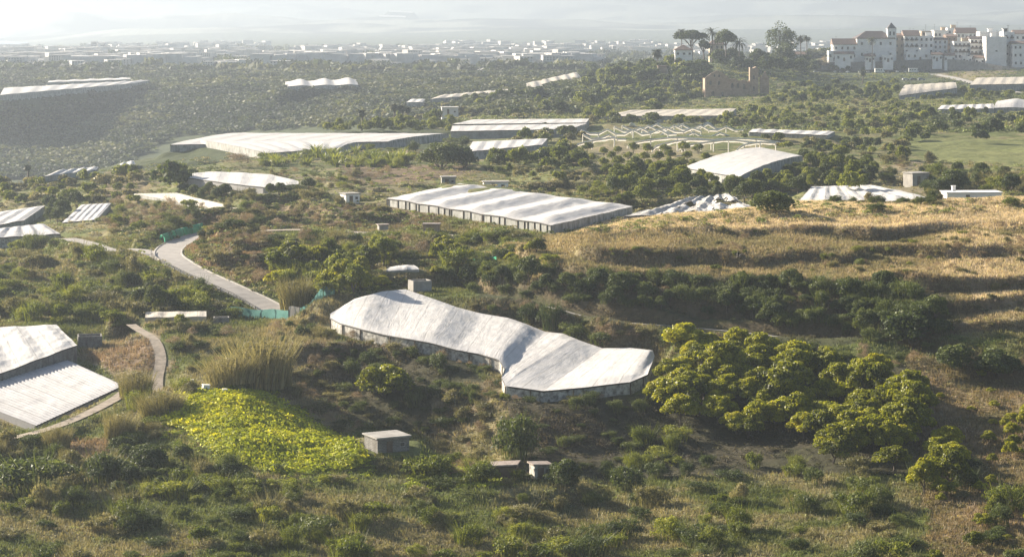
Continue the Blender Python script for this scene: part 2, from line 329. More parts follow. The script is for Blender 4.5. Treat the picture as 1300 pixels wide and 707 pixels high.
# ------------------------------------------------------------------ greenhouses: lists of far/near roof edge pairs
def quad(A, Bq, Cq, Dq, n=9):
    """A far-left, B far-right, C near-right, D near-left, each (px,py,drop) -> edge pairs in the world"""
    A, Bq, Cq, Dq = [PD(*q) for q in (A, Bq, Cq, Dq)]
    return [(A+(Bq-A)*t, Dq+(Cq-Dq)*t) for t in np.linspace(0, 1, n)]
GH = []
def gh(label, pairs, h=2.6, ridges=6, amp=.5, wall='wallnet', sheet='sheet', blend=6, wr=.1, posts=0, nu=90, nv=18, tear=0, eave=True, along=False, group='covered greenhouses on the terraces', dome=0, name='greenhouse'):
    GH.append(dict(label=label, pairs=pairs, h=h, ridges=ridges, amp=amp, wall=wall, sheet=sheet, wr=wr, posts=posts, nu=nu, nv=nv, tear=tear, eave=eave, along=along, group=group, dome=dome, name=name))
    poly = [p[0] for p in pairs]+[p[1] for p in pairs[::-1]]
    pad(poly, h, blend)
farE = [(419, 398, 362), (450, 380, 372), (485, 371, 380), (515, 367, 384), (550, 380, 378), (580, 391, 373), (612, 398, 370), (645, 404, 368), (672, 414, 364), (692, 421, 361), (715, 424, 360), (735, 433, 356), (765, 442, 352), (800, 442, 352), (829, 446, 349), (831, 452, 345)]
neaE = [(419, 403, 360), (432, 411, 355), (460, 419, 350), (490, 425, 346), (520, 431, 343), (550, 437, 341), (580, 444, 338.5), (610, 450, 337), (634, 458, 334), (641, 468, 330), (637, 480, 326), (642, 491, 322), (690, 496, 320), (745, 492, 321), (800, 486, 323), (822, 475, 327)]

# ---- broad fields and pads that the table leaves too uneven, far to near
gh('distant pale peaked greenhouse alone among the dark groves', quad((362, 104, 40), (452, 101, 40), (455, 108, 40.5), (365, 110, 40.5)), 1.5, 3, 2.0, nu=30, nv=6, wr=0, group='far greenhouses')
gh('far left long pale greenhouse sheets along the plateau edge', quad((5, 112, 42), (190, 102, 42), (170, 106, 42.5), (0, 121, 43.5)), 3, 8, .8, nu=40, nv=6, wr=0, group='far greenhouses')
gh('small pale strip greenhouse behind the far left plateau edge', quad((62, 103, 42), (165, 99, 42), (166, 101, 42), (60, 105, 42.5)), 2, 5, .8, nu=20, nv=4, wr=0, group='far greenhouses')
gh('long thin cream greenhouse strip climbing past the lone dark tree', quad((560, 121, 40), (650, 113, 38), (668, 116, 39), (546, 126, 41)), 3, 7, .6, sheet='sheet3', nu=40, nv=6, wr=0, group='far greenhouses')
gh('cream greenhouse strip stepping up to the wooded ridge', quad((668, 106, 37), (732, 92, 36), (737, 98, 37), (672, 114, 38.5)), 3, 5, .9, sheet='sheet3', nu=30, nv=6, wr=0, group='far greenhouses')
gh('small white greenhouse behind the three valley palms', quad((522, 126, 42), (540, 126, 42), (536, 130, 42), (516, 130, 42)), 3, 2, .5, nu=12, nv=4, wr=0, group='far greenhouses')
gh('thin white greenhouse line below the far plain', quad((608, 87, 39), (642, 86, 39), (642, 88.5, 39.5), (606, 89, 39.5)), 2, 3, .5, nu=12, nv=4, wr=0, group='far greenhouses')
gh('upper of two bright strips on the hazy mountain side', quad((494, 13, 1), (523, 15, 1), (524, 17, 2), (495, 15, 2)) if False else [(P(494, 13.5, 11100), P(494, 15.5, 10900)), (P(524, 15, 11100), P(524, 17, 10900))], 4, 1, 1, nu=6, nv=3, wr=0, blend=60, group='mountain side greenhouses')
gh('lower of two bright strips on the hazy mountain side', [(P(482, 19.5, 10700), P(482, 21.5, 10500)), (P(515, 20.5, 10700), P(515, 22.5, 10500))], 4, 1, 1, nu=6, nv=3, wr=0, blend=60, group='mountain side greenhouses')
gh('long cream greenhouse in front of the ruined mill', quad((800, 140, 36.5), (935, 138, 36.5), (922, 147, 37.3), (762, 148, 38)), 2.6, 9, .2, sheet='sheet3', nu=70, nv=8)
gh('arched cream greenhouse beside the pale village road', quad((1150, 109, 35), (1212, 106, 35), (1215, 112, 35.6), (1141, 122, 38)), 2.6, 5, .2, sheet='sheet3', nu=50, nv=10, dome=1)
gh('rightmost far greenhouse with a glowing ridged roof below the village', quad((1240, 99, 33.5), (1345, 97, 33.5), (1345, 106, 35), (1231, 108, 35)), 3.4, 8, .25, sheet='sheet3', nu=60, nv=8)
gh('low white tunnel at the right edge above the crop field', quad((1268, 130, 37), (1340, 127, 37), (1340, 137, 38), (1262, 137, 38)), 3, 2, .8, nu=30, nv=8, dome=1)
gh('thin white greenhouse behind the dark trees on the right', quad((1195, 134, 37.5), (1262, 132, 37.5), (1262, 138, 38), (1190, 139, 38)), 3, 6, .4, nu=40, nv=8)
gh('back row of the white multi bay greenhouses by the concrete block', quad((600, 152, 36.8), (748, 151, 36.8), (744, 156, 37), (572, 158, 37.3)), 2.6, 9, .15, nu=80, nv=8)
gh('front row of the white multi bay greenhouses by the concrete block', quad((574, 160, 37), (745, 157, 37), (722, 164, 37.4), (572, 167, 37.6)), 2.8, 9, .15, nu=80, nv=8, wall='concrete')
gh('white net greenhouse right of the big dark tree', quad((600, 180, 37), (695, 176, 37), (688, 184, 37.3), (592, 193, 37.8)), 3, 5, .25, nu=60, nv=10)
gh('long low white greenhouse along the valley rim', quad((300, 169, 37.5), (570, 170, 37.8), (492, 180, 38.3), (216, 184, 39.2)), 2.2, 7, .15, nu=120, nv=14, sheet='sheet', dome=.4)
gh('short bright roof jutting toward the brown thicket on the valley rim', quad((255, 179, 38.2), (455, 181, 38.4), (432, 188, 38.8), (337, 195, 39.2)), 1.8, 6, .25, nu=70, nv=10, dome=.4)
gh('white tunnel greenhouse between the orchard and the pole frames', quad((965, 187, 35.2), (1019, 198, 36.2), (938, 225, 37.6), (868, 213, 37.5)), 2.2, 1, .95, nu=50, nv=30, along=True, eave=True)
gh('small rippled white roofs behind the tunnel greenhouse', quad((955, 164, 36), (1060, 167, 36.2), (1050, 172, 36.6), (950, 168, 36.4)), 1.2, 6, .35, nu=60, nv=8)
gh('thin white sheet at the left edge of the far left rim', quad((75, 216, 42), (125, 212, 42), (122, 216, 42.4), (55, 224, 43)), 1.6, 4, .4, nu=30, nv=8)
gh('little white sheet roof against the dark cliff tree', quad((152, 208, 42), (170, 204, 42), (172, 209, 42.4), (145, 214, 42.6)), 1.4, 2, .4, nu=20, nv=6)
gh('box shaped white greenhouse with pale side wall', quad((262, 218, 38.2), (331, 218, 38.2), (379, 232, 39), (230, 225, 39.3)) if False else [(PD(232, 222, 38.7), PD(232, 225, 38.9)), (PD(265, 218, 38.3), PD(262, 229, 38.9)), (PD(305, 219, 38.3), PD(300, 234, 38.9)), (PD(345, 222, 38.3), PD(336, 238, 38.9)), (PD(379, 230, 38.5), PD(379, 234, 38.7))], 2.3, 5, .25, nu=60, nv=14, wall='sheet2')
gh('flat dotted net roof below the box shaped greenhouse', quad((170, 246, 42), (225, 245, 41.5), (308, 266, 41.8), (290, 269, 42.3)), 1.0, 14, .14, nu=110, nv=16, sheet='sheet3')
gh('slanting grey net roof on the left slope', quad((103, 260, 44), (141, 258, 43.6), (122, 279, 44.5), (78, 283, 45.3)), 1.4, 5, .2, nu=50, nv=14, sheet='sheet2')
gh('white net roof at the left edge on the upper slope', quad((0, 269, 45.3), (57, 261, 44.6), (30, 280, 45.6), (-60, 296, 46.5)), 1.8, 3, .3, nu=50, nv=14)
gh('pale net roof with a green corner flap at the left edge', quad((0, 290, 44.4), (55, 284, 43.8), (77, 297, 44.5), (-20, 303, 45.1)), 2.6, 4, .35, nu=50, nv=14, sheet='sheet2', wall='stone')
gh('crumpled flat white cover between two dark trees beyond the dry hilltop', quad((1030, 237, 36.9), (1110, 235, 36.6), (1182, 251, 37.2), (1004, 266, 38)), 1.0, 7, .22, nu=110, nv=30, wr=.16, sheet='sheet')
gh('torn crumpled white greenhouse sheet on the hilltop edge', quad((878, 250, 37), (925, 246, 36.8), (962, 268, 37.7), (792, 275, 38.4)), 1, 5, .5, nu=120, nv=34, wr=.4, tear=.16, sheet='torn')
gh('big ridged white greenhouse in the middle above the dry hill', quad((583, 233, 36.5), (803, 262, 37.6), (700, 286, 38.4), (491, 252, 37.6)), 1.6, 5, .8, nu=160, nv=30, wr=.12, posts=26, wall='wallnet', sheet='sheet')
gh('low cream sheet tunnel on the bank above the dirt field', quad((185, 396, 46.7), (262, 395, 46.3), (262, 402, 46.6), (184, 403, 47)), .8, 3, .2, nu=40, nv=8, sheet='sheet3', eave=False, wall='sheet3')
gh('small low white sheet roof behind the bright green patch', quad((497, 339, 42.3), (524, 337, 42), (532, 342, 42.3), (490, 344, 42.6)), 0.3, 1, .15, nu=30, nv=8, dome=.25)
gh('puckered white greenhouse cover at the left edge', quad((-90, 420, 49), (72, 412, 47.6), (98, 438, 48.8), (-70, 500, 51.5)), 2.4, 4, .35, nu=160, nv=50, wr=.13, wall='dkconcrete')
gh('flat ribbed white net greenhouse nearest the left edge', quad((-60, 500, 52), (86, 457, 50.6), (157, 489, 51.6), (46, 540, 53.6)), 1.0, 30, .17, nu=300, nv=50, wr=.05, wall='sheet2', sheet='sheet2')
gh('large undulating white net greenhouse nearest the viewer on a stone terrace', [(P(*a), P(*b)) for a, b in zip(farE, neaE)], 1.6, 5, .62, nu=260, nv=60, wr=.06, posts=15, wall='stone', blend=4, sheet='sheet')

# ---- roads and paths (world polylines)
def wp(pts): return [P(*q) for q in pts]
ROADS = []
def road(name, pts, w, mat, lift=.06, kerb=False, blend=4.0):
    c = catmull(wp(pts), 8); roadpad(c, w, blend); ROADS.append((name, c, w, mat, lift, kerb))
road('road', [(362, 404, 374), (330, 384, 384), (290, 365, 393), (250, 347, 405), (225, 333, 416), (213, 322, 430), (222, 311, 448), (242, 303, 463), (262, 296, 480), (285, 290, 497)], 4.6, 'asphalt', kerb=True)
road('side_road', [(226, 336, 414), (205, 328, 424), (185, 320, 434), (165, 317, 440), (140, 318, 440), (110, 309, 452), (85, 303, 462)], 3.6, 'asphalt')
road('path', [(585, 373, 396), (610, 377, 387), (660, 384, 377), (700, 391, 371), (742, 402, 366), (770, 408, 363), (850, 414, 359), (930, 421, 355), (1000, 429, 351), (1075, 438, 347), (1130, 446, 342), (1180, 462, 337), (1230, 478, 331)], .7, 'concrete', blend=2.0)
road('dirt_track', [(200, 500, 329), (200, 480, 336), (204, 455, 344), (196, 432, 353), (175, 418, 362), (166, 412, 366)], 1.6, 'dirt', blend=3)
road('field_track', [(0, 560, 302), (60, 545, 306), (100, 530, 312), (140, 510, 321), (158, 498, 326)], 1.7, 'dirt', blend=3)
road('terrace_track', [(335, 293, 455), (380, 292, 452), (430, 294, 449), (480, 297, 446), (540, 300, 442), (575, 299, 446)], 3.2, 'dirt', blend=3)
road('village_road', [(1290, 118, 1180), (1250, 110, 1290), (1228, 104, 1370), (1205, 98, 1430), (1185, 95, 1470)], 7, 'verge', blend=8)
pad(wp([(1030, 95, 1470), (1195, 93.5, 1470), (1195, 92, 1505), (1030, 92.3, 1505)]), 0, 8, True)
pad(wp([(1040, 103.5, 1330), (1185, 103.5, 1330), (1185, 101.5, 1375), (1040, 101.5, 1375)]), 0, 8, True)
# sheds and their platforms
pad(wp([(462, 572, 292), (520, 577, 290), (522, 560, 297), (462, 556, 298)]), 0, 4, True)
for _c in ((443, 258, 505), (595, 236, 505), (555, 231, 560), (628, 240, 500), (112, 438, 362), (533, 372, 386), (345, 298, 452), (485, 292, 455), (545, 297, 448), (1163, 238, 560), (1233, 258, 490), (490, 213, 620), (675, 165, 860), (685, 610, 288), (640, 612, 284), (1297, 500, 318), (250, 213, 660), (281, 410, 368)):
    c = P(*_c); s = 4
    pad([c+np.array((a, b, 0)) for a, b in ((-s, -s), (s, -s), (s, s), (-s, s))], 0, 4, False)

PYG = HY+(ZC-ZG)/gY*F
def _ip(px): 
    u = (px-GP[0])/3.0; i = int(np.clip(math.floor(u), 0, len(GP)-2)); return i, u-i
def ground(px, Y):
    i, fx = _ip(px); j = int(np.clip(np.searchsorted(GY, Y)-1, 0, len(GY)-2)); fy = (Y-GY[j])/(GY[j+1]-GY[j])
    return (ZG[j, i]*(1-fx)+ZG[j, i+1]*fx)*(1-fy)+(ZG[j+1, i]*(1-fx)+ZG[j+1, i+1]*fx)*fy
def gxy(x, y): return ground(x/y*F+CX, y)
J0 = int(np.searchsorted(GY, 225))
def hit(px, py, ymin=0):
    """where the sight line of this pixel meets the ground"""
    i, fx = _ip(px); c = PYG[:, i]*(1-fx)+PYG[:, i+1]*fx
    j0 = max(J0, int(np.searchsorted(GY, ymin)))
    k = np.where(c[j0:] <= py)[0]
    if not len(k): return None
    j = j0+k[0]
    if j == j0: Y = GY[j]
    else:
        t = (c[j-1]-py)/(c[j-1]-c[j]+1e-9); Y = GY[j-1]+(GY[j]-GY[j-1])*t
    return np.array([(px-CX)/F*Y, Y, ground(px, Y)]), j, i

# ---- ground cover colours by land use (the gully colour also has shade painted in)
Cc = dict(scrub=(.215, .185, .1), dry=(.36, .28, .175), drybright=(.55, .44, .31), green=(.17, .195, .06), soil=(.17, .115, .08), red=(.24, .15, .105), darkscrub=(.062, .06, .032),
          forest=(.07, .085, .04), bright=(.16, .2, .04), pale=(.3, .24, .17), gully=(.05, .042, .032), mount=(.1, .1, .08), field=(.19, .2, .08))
colr = np.empty(ZG.shape+(3,)); n1 = fbm(gX/9, gY/9, 4, 41); n2 = fbm(gX/2.2, gY/2.2, 3, 43)
mixn = sstep((n1+.35*n2+.25)/.6)[..., None]
colr[:] = np.array(Cc['scrub'])*mixn+np.array(Cc['green'])*.75*(1-mixn)
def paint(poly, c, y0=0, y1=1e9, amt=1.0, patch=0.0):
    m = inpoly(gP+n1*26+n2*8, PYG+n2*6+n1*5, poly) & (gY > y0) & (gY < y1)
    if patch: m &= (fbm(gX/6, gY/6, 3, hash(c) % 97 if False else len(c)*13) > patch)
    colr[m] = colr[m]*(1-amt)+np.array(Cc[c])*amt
m = gY > 1250; colr[m] = np.array(Cc['forest'])*(.8+.5*mixn[m])
m = gY > 8300; mv = sstep((fbm(gX/260, gY/420, 5, 77)+.25)/.5)[..., None]; colr[m] = np.array(Cc['mount'])*(.25+3.4*mv[m])
paint([(0, 100), (560, 100), (560, 240), (0, 260)], 'forest', 660, 2000)
paint([(560, 330), (640, 315), (750, 285), (850, 250), (1900, 240), (1900, 440), (1200, 430), (1050, 395), (900, 380), (600, 365)], 'dry', 340, 470, .75)
paint([(560, 340), (800, 300), (1900, 285), (1900, 335), (1000, 345), (640, 368)], 'scrub', 340, 420, .8, -.05)
paint([(700, 250), (1900, 225), (1900, 290), (950, 294), (740, 296)], 'drybright', 388, 470)
paint([(1200, 300), (1900, 270), (1900, 420), (1260, 400), (1200, 345)], 'drybright', 340, 420, .75)
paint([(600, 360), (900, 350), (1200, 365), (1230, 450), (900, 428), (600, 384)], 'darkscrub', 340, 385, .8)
paint([(640, 500), (850, 500), (1150, 460), (1150, 600), (640, 610)], 'gully', 250, 330, .85)  # shade under the curved greenhouse put into the soil colour
paint([(380, 430), (560, 445), (640, 500), (560, 560), (400, 520)], 'gully', 280, 350, .8)  # ravine ground painted dark to deepen its shade
paint([(1150, 450), (1900, 470), (1900, 720), (1180, 720)], 'red', 230, 335, .5)
paint([(100, 440), (195, 415), (210, 480), (150, 487), (100, 455)], 'pale', 330, 375, .9)
paint([(105, 450), (190, 425), (190, 470), (130, 470)], 'red', 330, 375, .6)
paint([(90, 555), (140, 560), (140, 590), (90, 590)], 'red', 260, 330, .7)
paint([(245, 290), (340, 290), (350, 350), (300, 362), (245, 330)], 'red', 390, 480, .75)
paint([(330, 255), (560, 262), (560, 292), (330, 292)], 'soil', 440, 520, .7)
paint([(330, 225), (570, 222), (500, 250), (330, 255)], 'pale', 480, 620, .35)
paint([(450, 235), (550, 228), (540, 222), (440, 230)], 'red', 500, 640, .7)
paint([(430, 208), (600, 208), (600, 224), (440, 228)], 'soil', 540, 760, .85)
paint([(480, 192), (540, 192), (540, 200), (480, 200)], 'red', 600, 800, .8)
paint([(570, 168), (700, 168), (690, 176), (570, 176)], 'bright', 600, 1000, .8)
paint([(640, 215), (770, 212), (760, 228), (640, 232)], 'field', 500, 700, .9)
paint([(1150, 178), (1900, 172), (1900, 205), (1180, 210)], 'field', 600, 800, .95)
paint([(730, 185), (900, 185), (860, 225), (730, 215)], 'pale', 500, 800, .5)
paint([(130, 215), (190, 215), (190, 260), (130, 258)], 'red', 500, 760, .5)
paint([(1130, 205), (1180, 205), (1180, 250), (1130, 248)], 'pale', 450, 700, .7)
paint([(1185, 80), (1290, 85), (1260, 105), (1190, 100)], 'pale', 1350, 1560, .6)
paint([(205, 515), (260, 497), (330, 503), (400, 545), (465, 580), (440, 600), (340, 605), (240, 560)], 'green', 270, 345, .8)
paint([(440, 360), (500, 355), (500, 372), (440, 375)], 'bright', 360, 420, .9)
paint([(600, 330), (660, 330), (660, 345), (600, 345)], 'bright', 380, 420, .6)
paint([(540, 500), (640, 480), (650, 600), (560, 610)], 'dry', 280, 330, .5)
paint([(340, 400), (420, 400), (440, 560), (360, 520)], 'dry', 300, 370, .5)
colr *= (1+.28*n2+.12*n1)[..., None]
slope = np.abs(np.gradient(ZG, axis=0)/np.gradient(gY, axis=0)); sw = (np.clip((slope-.35)/.5, 0, 1)*(gY < 1000)*.6)[..., None]
colr = np.clip(colr*(1-sw)+np.array(Cc['soil'])*.9*sw, .01, .8)

# terrain mesh
nr, nc = ZG.shape
V = np.stack([gX, gY, ZG], -1).reshape(-1, 3)
idx = np.arange(nr*nc).reshape(nr, nc)
Q = np.stack([idx[:-1, :-1], idx[:-1, 1:], idx[1:, 1:], idx[1:, :-1]], -1).reshape(-1, 4)
def groundmat():
    m, nt, o = newmat('ground_cover'); b = nd(nt, 'ShaderNodeBsdfPrincipled'); b.inputs['Roughness'].default_value = .95; b.inputs['Specular IOR Level'].default_value = .1
    at = nd(nt, 'ShaderNodeAttribute', attribute_name='Col')
    n = noisen(nt, .9, 6, .72); n2 = noisen(nt, .02, 8, .75)
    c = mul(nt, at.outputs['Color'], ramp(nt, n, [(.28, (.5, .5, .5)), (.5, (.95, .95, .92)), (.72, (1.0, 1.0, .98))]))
    c = mul(nt, c, ramp(nt, n2, [(.35, (.72, .78, .72)), (.65, (1, .98, .95))]))
    nt.links.new(c, b.inputs['Base Color'])
    bp = nd(nt, 'ShaderNodeBump'); bp.inputs['Strength'].default_value = .8; bp.inputs['Distance'].default_value = .5
    nt.links.new(n, bp.inputs['Height']); nt.links.new(bp.outputs[0], b.inputs['Normal'])
    nt.links.new(b.outputs[0], o.inputs[0]); return m
def blockmat():
    m, nt, o = newmat('hollow_block'); p = nd(nt, 'ShaderNodeBsdfPrincipled'); p.inputs['Roughness'].default_value = .9
    tc = nd(nt, 'ShaderNodeTexCoord'); sp = nd(nt, 'ShaderNodeSeparateXYZ'); nt.links.new(tc.outputs['Object'], sp.inputs[0]); ad = nd(nt, 'ShaderNodeMath', operation='ADD')
    nt.links.new(sp.outputs[0], ad.inputs[0]); nt.links.new(sp.outputs[1], ad.inputs[1]); cb = nd(nt, 'ShaderNodeCombineXYZ'); nt.links.new(ad.outputs[0], cb.inputs[0]); nt.links.new(sp.outputs[2], cb.inputs[1])
    br = nd(nt, 'ShaderNodeTexBrick'); nt.links.new(cb.outputs[0], br.inputs['Vector']); br.inputs['Scale'].default_value = 1.0; br.inputs['Brick Width'].default_value = .4; br.inputs['Row Height'].default_value = .2
    br.inputs['Mortar Size'].default_value = .018; br.inputs['Color1'].default_value = (.2, .19, .175, 1); br.inputs['Color2'].default_value = (.12, .115, .105, 1); br.inputs['Mortar'].default_value = (.27, .255, .23, 1)
    n = noisen(nt, 1.3, 6, .7, stretch=(1, 1, .3)); nt.links.new(mul(nt, br.outputs[0], ramp(nt, n, [(.3, (.5, .47, .43)), (.6, (1, 1, 1))])), p.inputs['Base Color']); nt.links.new(p.outputs[0], o.inputs[0]); return m
M['dkconcrete'] = blockmat()
M['ground'] = groundmat()
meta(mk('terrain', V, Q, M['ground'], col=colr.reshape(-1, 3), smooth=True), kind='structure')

# sea and sky-side
def seamat():
    m, nt, o = newmat('sea_water'); b = nd(nt, 'ShaderNodeBsdfPrincipled'); b.inputs['Base Color'].default_value = (.1, .14, .17, 1)
    b.inputs['Roughness'].default_value = .35; n = noisen(nt, .05, 6, .7); bp = nd(nt, 'ShaderNodeBump'); bp.inputs['Strength'].default_value = .5
    bp.inputs['Distance'].default_value = 3; nt.links.new(n, bp.inputs['Height']); nt.links.new(bp.outputs[0], b.inputs['Normal']); nt.links.new(b.outputs[0], o.inputs[0]); return m
sx = [(-9500, 6000), (-700, 6000), (-1500, 21500), (-9500, 21500)]
meta(mk('water', [(a, b, ZC-93) for a, b in sx], [(0, 1, 2, 3)], seamat()), kind='structure')

# ------------------------------------------------------------------ build roads
for name, c, w, mat, lift, kerb in ROADS:
    c = np.array(c); t = np.gradient(c[:, :2], axis=0); t /= np.linalg.norm(t, axis=1)[:, None]; nn = np.stack([-t[:, 1], t[:, 0]], 1)
    prof = np.linspace(-w/2, w/2, 5); V = []; Fs = []
    for i in range(len(c)):
        for p in prof:
            x, y = c[i, 0]+nn[i, 0]*p, c[i, 1]+nn[i, 1]*p
            V.append((x, y, max(c[i, 2]+lift, gxy(x, y)+.03)))
    k = len(prof)
    for i in range(len(c)-1):
        for j in range(k-1): a = i*k+j; Fs.append((a, a+1, a+k+1, a+k))
    r = mk(name, V, Fs, mat); meta(r, kind='structure')
    if kerb:
        for sgn in (-1, 1):
            b = B()
            for i in range(len(c)-1):
                q = [c[i, :2]+nn[i]*sgn*(w/2+.02), c[i+1, :2]+nn[i+1]*sgn*(w/2+.02), c[i+1, :2]+nn[i+1]*sgn*(w/2+.3), c[i, :2]+nn[i]*sgn*(w/2+.3)]
                z = [c[i, 2]+.16, c[i+1, 2]+.16]*1; zz = [z[0], z[1], z[1], z[0]]
                V8 = [(*p, s-.4) for p, s in zip(q, zz)]+[(*p, s) for p, s in zip(q, zz)]
                b.add(V8, [(4, 5, 6, 7), (0, 1, 5, 4), (2, 3, 7, 6)])
            meta(b.go('kerb', 'verge'), kind='structure')

# ------------------------------------------------------------------ build greenhouses
def build_gh(g):
    pr = g['pairs']; u = np.linspace(0, len(pr)-1, g['nu']+1); A = np.array([p[0] for p in pr]); Bn = np.array([p[1] for p in pr])
    it = lambda X: np.stack([np.interp(u, np.arange(len(pr)), X[:, k]) for k in range(3)], 1)
    fa, ne = it(A), it(Bn); v = np.linspace(0, 1, g['nv']+1)
    Pg = fa[:, None]*(1-v)[None, :, None]+ne[:, None]*v[None, :, None]          # (u,v)
    uu = (u/u[-1])[:, None]; vv = v[None, :]
    tt = (vv if g['along'] else uu)*g['ridges']; s = tt-np.floor(tt)
    saw = np.where(s < .62, s/.62, (1-s)/.38)                                   # uneven pitches like slack net over ridge wires
    edge = np.minimum(1, np.minimum(vv, 1-vv)*6+.25)
    edge = np.minimum(edge, np.minimum(uu, 1-uu)*20+.25) if not g['along'] else edge*0+1
    z = g['amp']*(sstep(saw)*.45+.55*saw)*edge
    if g['along']: z = g['amp']*np.sin(np.pi*np.clip(vv, 0, 1))**.7+0*uu
    if g['dome']: z = z+g['dome']*1.3*np.sqrt(np.maximum(0, 1-(2*vv-1)**2))*np.ones_like(uu)
    x, y = Pg[..., 0], Pg[..., 1]
    if g['wr']:
        z = z+g['wr']*(fbm(x/2.6, y/6, 3, 51)+.6*fbm(x/.8, y/2, 2, 57)-.5*np.abs(fbm(x/4, y/9, 2, 61)))*np.minimum(1, np.minimum(vv, 1-vv)*8+.3)
        z = z-g['wr']*2.2*np.abs(np.sin(np.pi*vv*5))**.3*.18*edge
    Pg = Pg.copy(); Pg[..., 2] += z
    root = empty(g['name'], tuple(float(q) for q in ((A.mean(0)+Bn.mean(0))/2*np.array((1, 1, 0))+np.array((0, 0, pr[0][1][2]-g['h'])))))
    off = np.array(root.location); meta(root, g['label'], 'greenhouse', g['group'])
    nu1, nv1 = g['nu']+1, g['nv']+1; idx = np.arange(nu1*nv1).reshape(nu1, nv1)
    Q = np.stack([idx[:-1, :-1], idx[:-1, 1:], idx[1:, 1:], idx[1:, :-1]], -1).reshape(-1, 4)
    if g['tear']:
        cen = Pg.reshape(-1, 3)[Q].mean(1); ht = fbm(cen[:, 0]/3.2, cen[:, 1]/5, 3, 71)+.25*fbm(cen[:, 0]/.8, cen[:, 1]/.8, 2, 5)
        k = np.isin(Q[:, 0] // nv1, np.arange(int(nu1*.25), nu1)); Q = Q[~((ht > g['tear']) & k)]
    rs = mk('roof_sheet', Pg.reshape(-1, 3)-off, Q, g['sheet'], root, smooth=True)
    su = np.concatenate([[0], np.cumsum(np.linalg.norm(np.diff(Pg[:, nv1//2], axis=0), axis=1))]); sv = np.concatenate([[0], np.cumsum(np.linalg.norm(np.diff(Pg[nu1//2], axis=0), axis=1))])
    for nm_, ar in (('su', np.repeat(su[:, None], nv1, 1)), ('sv', np.repeat(sv[None], nu1, 0))):
        at = rs.data.attributes.new(nm_, 'FLOAT', 'POINT'); at.data.foreach_set('value', ar.astype(np.float32).ravel())
    # side walls round the outline, down into the soil
    loop = [Pg[i, -1] for i in range(nu1)]+[Pg[-1, j] for j in range(nv1-2, -1, -1)]+[Pg[i, 0] for i in range(nu1-2, -1, -1)]+[Pg[0, j] for j in range(1, nv1-1)]
    loop = np.array(loop)-off; n = len(loop); low = loop.copy()
    for k in range(n):
        w = loop[k]+off; low[k, 2] = min(gxy(w[0], w[1])-.4, w[2]-.3)-off[2]
        loop[k, 2] -= .03
    V = np.concatenate([loop, low]); i = np.arange(n); j = (i+1) % n
    mk('wall', V, np.stack([i, i+n, j+n, j], 1), g['wall'], root)
    if g['eave'] and g['nu'] >= 50:
        b = B(); ns = min(n, 400); st = max(1, nu1//60)
        pts = [Pg[k, -1]-off+np.array((0, -.08, -.1)) for k in range(0, nu1, st)]; b.tube(pts, .09 if pr[0][0][1] < 450 else .13, 5)
        b.go('eave_beam', 'rail', root)
    if g['posts']:
        for k in np.clip(np.linspace(0, nu1-1, g['posts'])+RS.uniform(-4, 4, g['posts']), 0, nu1-1).astype(int):
            p = Pg[k, -1]; gz = gxy(p[0], p[1]-.15)
            b = B(); b.tube([(p[0]-off[0], p[1]-.16-off[1], gz-.5-off[2]), (p[0]-off[0], p[1]-.16-off[1], p[2]-.15-off[2])], .09, 5); b.go('post', 'wood', root)
    return root
for g in GH: build_gh(g)
#PART2
# ------------------------------------------------------------------ plants
RNG = np.random.RandomState(5)
def leaves(blobs, n, size, rng, up=-.35, jit=.8, asp=.6, thin=(.72, 1.06)):
    bl = np.array(blobs, float); a = (bl[:, 3]*bl[:, 4]+bl[:, 4]*bl[:, 5]+bl[:, 3]*bl[:, 5]); k = rng.choice(len(bl), n, p=a/a.sum())
    d = rng.normal(size=(n, 3)); d /= np.linalg.norm(d, axis=1)[:, None]; f = d[:, 2] < up; d[f, 2] *= -1
    r = rng.uniform(*thin, size=(n, 1)); p = bl[k, :3]+d*bl[k, 3:6]*r
    nn = d+rng.normal(size=(n, 3))*jit; nn /= np.linalg.norm(nn, axis=1)[:, None]
    u = np.cross(nn, rng.normal(size=(n, 3))); u /= np.linalg.norm(u, axis=1)[:, None]; w = np.cross(nn, u)
    s = (size*rng.uniform(.6, 1.4, n))[:, None]
    V = np.stack([p-u*s, p-w*s*asp, p+u*s, p+w*s*asp], 1).reshape(-1, 3)
    bt = rng.uniform(0, 1, len(bl)); t = np.clip(bt[k]*.45+rng.uniform(0, 1, n)*.55, 0, 1)
    return V, np.arange(4*n).reshape(n, 4), np.repeat(t, 4)
def blobs(rng, n, rx=1., rz=1., zc=1., br=(.3, .48), inner=.68):
    o = []
    for i in range(n):
        d = rng.normal(size=3); d /= np.linalg.norm(d); d[2] = abs(d[2])*1.0-.25
        r = rng.uniform(*br); o.append((d[0]*rx*inner, d[1]*rx*inner, zc+d[2]*rz*inner, r*rx, r*rx, r*rz*rng.uniform(.75, 1)))
    o.append((0, 0, zc, rx*.6, rx*.6, rz*.55)); return o
